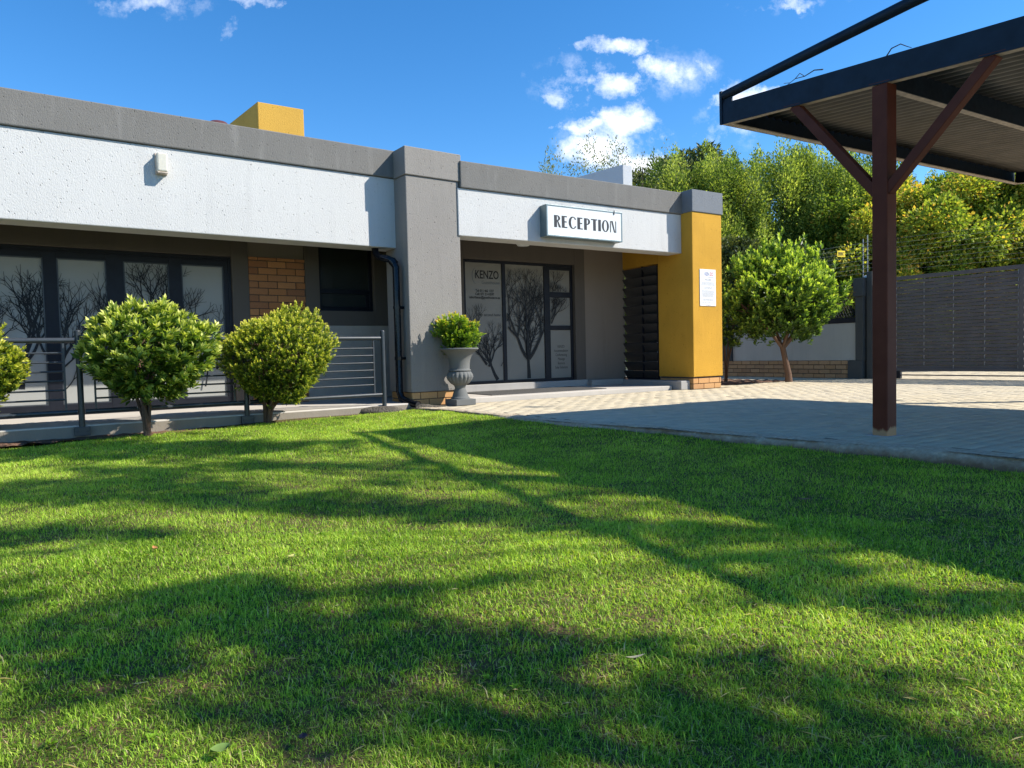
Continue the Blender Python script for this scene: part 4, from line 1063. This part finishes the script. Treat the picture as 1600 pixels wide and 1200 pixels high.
# ------------------------------------------------------------------ background trees
def clump_tree(kind, seed, H, R, nclump, nleaf, ll, lw, mat, bark, crown_lo=.06, autumn=0):
    """returns (leaf mesh, trunk mesh) built round the origin"""
    r = np.random.default_rng(seed); parts = []
    zc = crown_lo * H + (1 - crown_lo) * H * r.random(nclump) ** .85
    rel = (zc / H)
    prof = np.where(rel < .35, .75 + .7 * rel, np.sqrt(np.clip(1 - ((rel - .35) / .68) ** 2, 0, 1))) if kind != 'round' else np.sqrt(np.clip(1 - ((rel - .52) / .52) ** 2, .02, 1))
    th = r.random(nclump) * 6.28; rr = R * prof * np.sqrt(r.random(nclump) * .85 + .15)
    cx, cy = rr * np.cos(th), rr * np.sin(th)
    C = []; D = []; T = []
    for i in range(nclump):
        n = int(nleaf * r.uniform(.6, 1.3)); v = r.normal(size=(n, 3)); v /= np.linalg.norm(v, axis=1, keepdims=True); rd_ = r.random(n) ** .45
        sx_ = R * r.uniform(.16, .26); sz_ = sx_ * (r.uniform(1.6, 2.9) if kind == 'plume' else r.uniform(.7, 1.2))
        taper = 1 - .65 * np.clip(v[:, 2] * rd_, 0, 1) if kind == 'plume' else 1
        P_ = np.stack([cx[i] + v[:, 0] * rd_ * sx_ * taper, cy[i] + v[:, 1] * rd_ * sx_ * taper, zc[i] * .96 + v[:, 2] * rd_ * sz_], 1)
        C.append(P_); D.append(v + np.array([0, 0, .7 if kind == 'plume' else .1]) + r.normal(size=(n, 3)) * .35)
        ct = r.normal(.42, .16); T.append(np.clip(ct + .06 + r.normal(size=n) * .17 + .15 * (rd_ - .6) + (autumn * ((r.random() < .12) * .2 + (r.random(n) < .10) * .35)), 0, 1))
    C = np.concatenate(C); D = np.concatenate(D); T = np.concatenate(T); ok = C[:, 2] > .1; C, D, T = C[ok], D[ok], T[ok]; n = len(C)
    V, F, T2 = leafmesh(C, D, ll * r.uniform(.7, 1.3, n), lw * r.uniform(.7, 1.3, n), T, up=.3)
    lm = raw_mesh('leaves', V, F, T2, mat)
    b = MB(); b.tube([(0, 0, -.2), (.05, 0, H * .25), (-.05, .04, H * .5), (0, 0, H * .88)], [.02 * H, .016 * H, .011 * H, .003 * H], 8)
    for i in range(0, nclump, 3):
        zb = max(.08 * H, zc[i] - .25 * R - rr[i] * .8); b.tube([(0, 0, zb), (cx[i] * .55, cy[i] * .55, (zb + zc[i]) / 2), (cx[i], cy[i], zc[i])], [.006 * H, .004 * H, .002 * H], 5, col=r.random(), caps=False)
    tk = b.build('trunk', bark, None, loc=(0, 0, 0))
    return lm, tk
G_pop = foliage('bright_plume_leaf', [(0, (.035, .07, .022)), (.35, (.12, .19, .045)), (.7, (.36, .43, .09)), (1, (.62, .64, .18))], .48, .6, .15)
G_aut = foliage('turning_leaf', [(0, (.05, .085, .02)), (.4, (.16, .24, .04)), (.72, (.40, .45, .07)), (.92, (.60, .52, .08)), (1, (.68, .42, .09))], .45, .6, .15)
G_drk = foliage('dark_olive_leaf', [(0, (.02, .035, .015)), (.6, (.06, .09, .03)), (1, (.22, .24, .08))], .25, .45, .4)
G_thin = foliage('pale_loose_leaf', [(0, (.09, .11, .04)), (.6, (.26, .28, .11)), (1, (.46, .44, .2))], .35, .6, .2)
protos = {}
def proto(key, *a, **k):
    protos[key] = clump_tree(*a, **k)
proto('p1', 'plume', 101, 5.7, 1.9, 120, 900, .068, .034, G_pop, M_bark2)
proto('p2', 'plume', 102, 5.4, 2.1, 120, 900, .068, .034, G_pop, M_bark2)
proto('a1', 'round', 103, 4.8, 2.2, 110, 640, .09, .060, G_aut, M_bark2, .05, 1)
proto('d1', 'round', 104, 5.1, 1.7, 70, 400, .12, .05, G_drk, M_bark2)
proto('t1', 'plume', 105, 4.9, 1.9, 70, 260, .055, .024, G_thin, M_bark2)
used = set()
def place(key, name, x, y, z, rot, sc, label, group='trees beyond the gate and the garden wall'):
    root = empty(name, (x, y, z), label, 'tree', group)
    lm, tk = protos[key]
    for o in (lm, tk):
        if key in used: o = o.copy(); S.collection.objects.link(o)
        o.parent = root
    used.add(key)
    root.rotation_euler = (0, 0, rot); root.scale = (sc, sc, sc * 1.0)
    return root
def atd(px, Y, z=0.0):      # ground position seen in the column px at forward distance Y
    d = MR.T @ np.array([(px - 800) / F_PX, (560 - 600) / F_PX, 1.0]); return d[0] / d[1] * Y, Y
TREES = [('p2', 'plume_tree', 1035, 20, .92, 1.2, 'low green tree right behind the grey roof block'),
         ('t1', 'loose_tree', 880, 20, 1.10, 4.1, 'leftmost thin pale tree barely rising above the parapet'),
         ('t1', 'loose_tree', 930, 19, 1.22, .3, 'thin pale tree showing loose sprigs above the left of the roof block'),
         ('t1', 'loose_tree', 1008, 19.5, 1.20, 1.9, 'thin pale tree right of the grey roof block against the cloud'),
         ('d1', 'dark_tree', 1075, 22, 1.36, .2, 'dark olive tree poking out above the parapet between paler trees'),
         ('p2', 'plume_tree', 1070, 19, .99, 2.2, 'green tree just above the cap of the yellow column'),
         ('p1', 'plume_tree', 1125, 18.5, .93, 0.0, 'tall bright green tree directly right of the column cap'),
         ('p2', 'plume_tree', 1205, 19.5, 1.04, .9, 'tallest bright green tree, reaching up to the corner of the carport'),
         ('p1', 'plume_tree', 1285, 19, .98, 2.7, 'green tree left of the carport post, behind the warning sign'),
         ('p2', 'plume_tree', 1345, 22, 1.12, 4.0, 'darker green tree right behind the carport post'),
         ('a1', 'autumn_tree', 1345, 17.5, .86, 1.1, 'turning tree with some orange leaves just left of the post'),
         ('a1', 'autumn_tree', 1440, 17.5, 1.0, .3, 'yellow-green turning tree directly right of the carport post'),
         ('a1', 'autumn_tree', 1530, 17.5, .98, 2.6, 'turning tree with orange clumps above the middle of the gate'),
         ('a1', 'autumn_tree', 1625, 17.0, 1.0, 4.4, 'orange-flecked tree at the right edge of the photo'),
         ('p1', 'plume_tree', 1490, 22, 1.0, 5.1, 'taller green tree behind the turning trees right of the post'),
         ('p2', 'plume_tree', 1590, 22, 1.0, 3.3, 'green tree behind the orange-flecked tree at the right edge'),
         ('a1', 'autumn_tree', 1740, 17.5, 1.0, 5.5, 'turning tree beyond the right edge of the photo'),
         ('d1', 'dark_tree', 1240, 16.8, .62, 1.4, 'low dark tree filling the gap behind the garden wall and its tree'),
         ('d1', 'dark_tree', 1160, 17.2, .66, 3.3, 'low dark tree in shade right of the yellow column')]
for (k_, nm, px, Y, sc, ro, lb) in TREES:
    x, y = atd(px, Y); place(k_, nm, x, y, -.1, ro, sc, lb)

# ------------------------------------------------------------------ shade trees standing right of the lawn (outside the frame)
G_sh = foliage('shade_tree_leaf', [(0, (.03, .06, .015)), (1, (.10, .16, .03))], .35, .45, .4)
def gpt(px, py, z=-.08):
    d = MR.T @ np.array([(px - 800) / F_PX, (py - 600) / F_PX, 1.0]); t = (z - CAM_H) / d[2]; return np.array([0, 0, CAM_H]) + t * d
def to_px(P):
    c = (P - np.array([0, 0, CAM_H])) @ MR.T; return 800 + F_PX * c[:, 0] / c[:, 2], 600 + F_PX * c[:, 1] / c[:, 2]
def vnoise0(x, y, seed, f):
    r = np.random.default_rng(seed); G = r.random((64, 64)); X = x * f % 64; Y = y * f % 64
    i = np.floor(X).astype(int) % 64; j = np.floor(Y).astype(int) % 64; a = X - np.floor(X); b_ = Y - np.floor(Y); a = a * a * (3 - 2 * a); b_ = b_ * b_ * (3 - 2 * b_)
    return (G[i, j] * (1 - a) + G[(i + 1) % 64, j] * a) * (1 - b_) + (G[i, (j + 1) % 64] * (1 - a) + G[(i + 1) % 64, (j + 1) % 64] * a) * b_
# where the leafy boughs throw shade on the lawn: ellipses (centre, radii, weight), read off the lawn; negative = a gap between boughs
SH = [(150, 1015, 260, 62, 1.2), (420, 985, 240, 60, 1.2), (330, 930, 130, 20, .8), (620, 930, 60, 16, 1), (640, 1010, 180, 34, 1.0), (850, 1010, 110, 22, .8), (430, 1110, 160, 32, .9), (60, 1110, 90, 40, .7), (540, 1170, 70, 40, .8), (20, 1190, 60, 30, .6),
      (505, 948, 60, 14, -1.6), (330, 1045, 60, 30, -1.3), (160, 1140, 130, 40, -.9), (260, 1180, 120, 30, -.9),
      (80, 705, 160, 12, 1.1), (260, 700, 170, 12, .9), (120, 765, 220, 18, 1.2), (330, 765, 130, 18, 1.0), (240, 735, 180, 10, .6), (50, 830, 110, 12, .9), (230, 835, 120, 9, .8), (420, 700, 110, 8, .7), (520, 690, 90, 5, .7), (80, 862, 120, 6, .5), (400, 790, 170, 12, .9),
      (60, 741, 60, 6, -1.2), (200, 728, 60, 4, -.7), (90, 800, 60, 5, -.9), (270, 795, 60, 5, -.7),
      (450, 725, 140, 6, .7), (640, 722, 70, 5, .7), (480, 760, 90, 6, .3), (560, 785, 170, 13, 1.2), (730, 800, 140, 13, 1.3), (900, 815, 130, 13, 1.3), (1060, 828, 120, 11, 1.3), (1220, 838, 120, 9, 1.2), (1380, 846, 120, 8, 1.2), (620, 752, 40, 8, .8), (780, 750, 40, 8, .3), (880, 775, 80, 9, .9), (1010, 790, 90, 9, .6),
      (470, 748, 90, 7, -1.0), (700, 757, 60, 9, -1.0), (840, 745, 60, 7, -.8),
      (1150, 870, 90, 9, .9), (1260, 905, 110, 22, .9), (1390, 935, 120, 18, 1.1), (1540, 945, 120, 14, 1.3), (1330, 885, 100, 12, .6), (850, 985, 70, 9, .7), (980, 1000, 90, 15, .9), (1120, 935, 70, 14, .6),
      (1010, 1085, 160, 34, .42), (1230, 1040, 180, 40, .42), (1450, 1060, 190, 55, .45), (1350, 1150, 220, 50, .42), (820, 1060, 90, 24, .55), (900, 1150, 120, 34, .5), (1560, 1180, 90, 40, .7), (960, 1130, 80, 26, -.5), (700, 1090, 90, 34, -.5), (1480, 980, 110, 20, -.3)]
def shade_tree(base, name, label, y0, y1, h, dh, topz):
    root = empty(name, base, label, 'tree'); base = np.array(base, float)
    n = int((y1 - y0) * 12 * 1500)
    y = rng.uniform(y0, y1, n); x = rng.uniform(-7.5, 4.5, n); ok = (np.abs(x) < .85 * y + 1.0) & ((x - OA[0]) * FL.p[0] + (y - OA[1]) * FL.p[1] < -.35); x, y = x[ok], y[ok]; z = lawn_z(x, y) + .01
    px, py = to_px(np.stack([x, y, z], 1)); val = np.zeros(len(x))
    for (cx, cy, rx, ry, wt) in SH: val += wt * np.exp(-(((px - cx) / rx) ** 2 + ((py - cy) / ry) ** 2) * 1.1)
    val += (vnoise0(x + 50, y + 50, 71, 2.4) - .5) * .55 + (vnoise0(x + 50, y + 50, 72, 7.5) - .5) * .6 + (vnoise0(x + 50, y + 50, 74, 16) - .5) * .35
    p = np.clip((val - .30) * 3.0, 0, 1); ok = rng.random(len(x)) < p; x, y, z = x[ok], y[ok], z[ok]; n = len(x)
    hh = h + (vnoise0(x + 40, y + 40, 73, .7) - .5) * dh + rng.normal(0, .12, n)
    C = np.stack([x, y, z], 1) + (SD / SD[2])[None] * hh[:, None]
    V, F, T = leafmesh(C, rng.normal(size=(n, 3)), rng.uniform(.07, .13, n), rng.uniform(.035, .06, n), rng.random(n))
    raw_mesh('leaves', V, F, T, G_sh, root)
    b = MB(); b.tube([base, base + np.array([.06, .03, topz * .5]), base + np.array([0, 0, topz])], [.17, .13, .09], 10)
    t0 = base + np.array([0, 0, topz])
    for i in rng.choice(n, 26, replace=False):
        c = C[i]; b.tube([t0, t0 * .5 + c * .5 + np.array([0, 0, .25]), c], [.035, .02, .006], 6, caps=False)
    b.build('trunk', M_bark2, root); return root
shade_tree((5.9, .3, -.15), 'shade_tree', 'leafy shade tree right of the lawn casting the nearest dappled shadows', .75, 1.95, 4.6, .8, 3.6)
shade_tree((8.8, 2.0, -.1), 'shade_tree', 'taller shade tree beyond the carport shading the middle of the lawn', 1.95, 8.0, 6.6, 1.2, 5.2)

# ------------------------------------------------------------------ grass
def vnoise(x, y, seed, f):
    r = np.random.default_rng(seed); G = r.random((64, 64)); X = x * f % 64; Y = y * f % 64
    i = np.floor(X).astype(int) % 64; j = np.floor(Y).astype(int) % 64; a = X - np.floor(X); b_ = Y - np.floor(Y); a = a * a * (3 - 2 * a); b_ = b_ * b_ * (3 - 2 * b_)
    return (G[i, j] * (1 - a) + G[(i + 1) % 64, j] * a) * (1 - b_) + (G[i, (j + 1) % 64] * (1 - a) + G[(i + 1) % 64, (j + 1) % 64] * a) * b_
def grass_zone(y0, y1, dens, hgt, wid, seg, mar=.5):
    area = (y1 - y0) * (2 * (.80 * y1 + mar)); n = int(area * dens)
    y = rng.uniform(y0, y1, n); x = rng.uniform(-(.80 * y1 + mar), .80 * y1 + mar, n)
    ok = np.abs(x) < .80 * y + mar
    kx = kerb_x(np.clip(y, -3.3, 8.2)); ok &= (x < kx - .032 + .018 * np.sin(x * 31 + y * 17) + .02 * np.sin(y * 53)) & (y < 8.25)
    dA = np.stack([x - OA[0], y - OA[1]], 1); w = dA @ FL.p[:2]; s_ = dA @ FL.u[:2]
    lim = np.where(s_ < -.6, -.27 + .03 * np.sin(s_ * 9) + .02 * np.sin(s_ * 23), -.20)
    lim = np.where(s_ > -.05, -.17, lim)
    ok &= (w < lim)
    x, y = x[ok], y[ok]
    nz = vnoise(x + 50, y + 50, 3, 2.2); n2 = vnoise(x + 50, y + 50, 4, 9); dry = vnoise(x + 50, y + 50, 9, 1.1) * .6 + vnoise(x + 50, y + 50, 10, 6) * .4
    drier = np.clip((x * .25 + .55) - (y - 1.0) * .45, 0, 1)          # sparser, drier turf at the near right
    bare = np.clip((dry - .46) * 5.5, 0, 1) * (.15 + .85 * drier)
    kp_ = rng.random(len(x)) > bare * .88
    x, y, nz, n2, bare, drier = x[kp_], y[kp_], nz[kp_], n2[kp_], bare[kp_], drier[kp_]; n = len(x)
    h = hgt * rng.uniform(.55, 1.25, n) * (.75 + .5 * n2) * (1 - .35 * bare); wd = wid * rng.uniform(.7, 1.3, n)
    th = rng.uniform(0, 6.28, n); lean = rng.uniform(.15, 1.25, n) * (1 + .35 * drier); longb = rng.random(n) < .03; h = np.where(longb, h * 1.7, h); wd = np.where(longb, wd * 1.25, wd)
    dx, dy = np.cos(th), np.sin(th); px_, py_ = -np.sin(th), np.cos(th)
    z0 = lawn_z(x, y) + .006 * np.sin(3 * x + 2 * y) + .004 * np.sin(7 * x - 5 * y) - .004
    straw = (rng.random(n) < (.045 + .45 * bare * drier + .07 * drier))
    tint = np.clip(.36 + .34 * (nz - .4) + .16 * (n2 - .5) + rng.normal(0, .22, n), 0, .78); tint = np.where(straw, rng.uniform(.86, 1, n), tint)
    B = np.stack([x, y, z0], 1); Pd = np.stack([px_, py_, np.zeros(n)], 1) * (wd / 2)[:, None]
    tip = B + np.stack([dx * lean * h, dy * lean * h, h * np.sqrt(np.clip(1 - (lean * .6) ** 2, .06, 1))], 1)
    if seg == 1:
        V = np.stack([B - Pd, B + Pd, tip], 1).reshape(-1, 3); F = np.arange(n * 3).reshape(-1, 3); return V, F, tint
    mid = B + np.stack([dx * lean * h * .30, dy * lean * h * .30, h * .58 * np.ones(n)], 1)
    V = np.stack([B - Pd, B + Pd, mid - Pd * .8, mid + Pd * .8, tip], 1).reshape(-1, 3)
    q = (np.arange(n) * 5)[:, None]
    F = np.concatenate([q + np.array([[0, 1, 3]]), q + np.array([[0, 3, 2]]), q + np.array([[2, 3, 4]])], 1).reshape(-1, 3)
    return V, F, np.repeat(tint, 3)
G_grass = foliage('grass_blade', [(0, (.07, .15, .014)), (.3, (.26, .46, .035)), (.7, (.62, .83, .10)), (.82, (.76, .80, .20)), (.88, (.52, .43, .20)), (1, (.62, .53, .30))], .45, .5, .25, (1.25, 1.2, .45))
gp_ = [grass_zone(.40, 1.5, 76000, .0165, .0017, 2, 1.3), grass_zone(1.5, 2.8, 42000, .018, .0024, 2, 1.3), grass_zone(2.8, 4.8, 21000, .020, .0034, 1, 1.5), grass_zone(4.8, 8.4, 12500, .022, .0052, 1, 1.6)]
V, F, T = merge(gp_)
nr = 70; ry_ = rng.uniform(.6, 3.2, nr); rx_ = rng.uniform(-1, 1, nr) * (.8 * ry_ + .2); okr = rx_ < kerb_x(ry_) - .1; rx_, ry_ = rx_[okr], ry_[okr]; nr = len(rx_)
nlv = 7; th = np.tile(np.arange(nlv) * 0.9, (nr, 1)) + rng.random((nr, 1)) * 6
Cw = np.repeat(np.stack([rx_, ry_, lawn_z(rx_, ry_) + .009], 1), nlv, 0) + rng.normal(0, .004, (nr * nlv, 3)) * np.array([1, 1, .3])
Dw = np.stack([np.cos(th).ravel(), np.sin(th).ravel(), rng.uniform(.1, .6, nr * nlv)], 1)
wv_ = leafmesh(Cw, Dw, rng.uniform(.011, .02, nr * nlv), rng.uniform(.006, .010, nr * nlv), rng.uniform(.15, .5, nr * nlv), up=1)
ns_ = 5500; sy = rng.uniform(.5, 3.4, ns_); sx2 = rng.uniform(-1, 1, ns_) * (.8 * sy + .2)
kk = (sx2 < kerb_x(sy) - .08) & (rng.random(ns_) < .18 + .8 * np.clip(sx2 * .3 + .5 - (sy - 1) * .4, 0, 1) * vnoise(sx2 + 50, sy + 50, 9, 1.6)); sx2, sy = sx2[kk], sy[kk]; ns_ = len(sx2); ta = rng.uniform(0, 6.28, ns_)
sv_ = leafmesh(np.stack([sx2, sy, lawn_z(sx2, sy) + rng.uniform(.004, .018, ns_)], 1), np.stack([np.cos(ta), np.sin(ta), rng.uniform(-.15, .35, ns_)], 1), rng.uniform(.012, .045, ns_), rng.uniform(.0014, .0032, ns_), rng.uniform(.86, 1, ns_), up=1)
V, F, T = merge([(V, F, T), wv_, sv_])
g = raw_mesh('grass', V, F, T, G_grass); props(g, 'short lawn grass', 'grass', kind='stuff')
print('grass tris', len(F))

# longer weed-like blades, a few fallen leaves
def leaf_at(px, py, ln, wd, colr, label, rz, curl=.3):
    P_ = gpt(px, py, -.12); P_[2] = float(lawn_z(P_[0], P_[1])) + .026
    m = plain('fallen_leaf_' + str(int(px)), colr, .7, 0, .3, .3, 60); b = MB(); n_ = 7; V = []
    for i in range(n_ + 1):
        t = i / n_; wv = wd * sin(pi * min(1, t * 1.02)) ** .8 * .5; zz = curl * ln * (t - .5) ** 2
        for k in (-1, 0, 1): V.append((P_[0] + cos(rz) * (t - .5) * ln - sin(rz) * k * wv, P_[1] + sin(rz) * (t - .5) * ln + cos(rz) * k * wv, P_[2] + zz + abs(k) * wd * .2))
    b.add(V, [(3 * i + k, 3 * i + k + 1, 3 * i + k + 4, 3 * i + k + 3) for i in range(n_) for k in (0, 1)], .5, True)
    props(b.build('fallen_leaf', m), label, 'leaf', 'fallen leaves on the lawn')
leaf_at(993, 1047, .05, .010, (.42, .38, .24), 'pale narrow leaf lying flat in the near grass right of centre', .3)
leaf_at(243, 870, .05, .018, (.45, .20, .07), 'rust brown curled leaf on the left half of the lawn', 2.3)
leaf_at(456, 886, .035, .024, (.58, .55, .16), 'small yellow leaf in the sunlit middle of the lawn', 1.2)
leaf_at(345, 1187, .035, .030, (.14, .22, .05), 'round green leaf near the bottom edge left of centre', .6)
leaf_at(474, 1168, .020, .016, (.03, .025, .04), 'tiny dark shrivelled leaf near the bottom edge', 1.9)
leaf_at(1256, 800, .05, .02, (.30, .17, .10), 'brown leaf in the carport shade on the lawn', 2.8)

# rocks / mortar lumps at the pilaster foot
M_rock = tinted('dark_rough_mortar', [(0, (.13, .115, .09)), (1, (.13, .115, .09))], .95, 14, .6, 1.0, .03)
def rock(P_, r, label, mat=M_rock):
    b = MB(); n1, n2 = 14, 10; V = []
    for i in range(n2 + 1):
        for j in range(n1):
            a = 2 * pi * j / n1; e = pi * i / n2; d = np.array([sin(e) * cos(a), sin(e) * sin(a), cos(e)])
            k = 1 + .12 * sin(4 * d[0] + P_[0] * 9) + .1 * sin(7 * d[1] + 2) + .08 * sin(9 * d[2] + 5 * d[0])
            V.append(np.array(P_) + d * np.array(r) * k)
    b.add(V, [(i * n1 + j, (i + 1) * n1 + j, (i + 1) * n1 + (j + 1) % n1, i * n1 + (j + 1) % n1) for i in range(n2) for j in range(n1)], .5, True)
    return props(b.build('rock', mat), label, 'rock')
rock(FL(-.50, -.15, -.03), (.24, .10, .075), 'rough dark lump of mortar at the porch edge, left of the last railing post')
rock(FL(.10, -.19, -.03), (.20, .09, .06), 'rough mortar lump at the foot of the pilaster under the downpipe outlet')
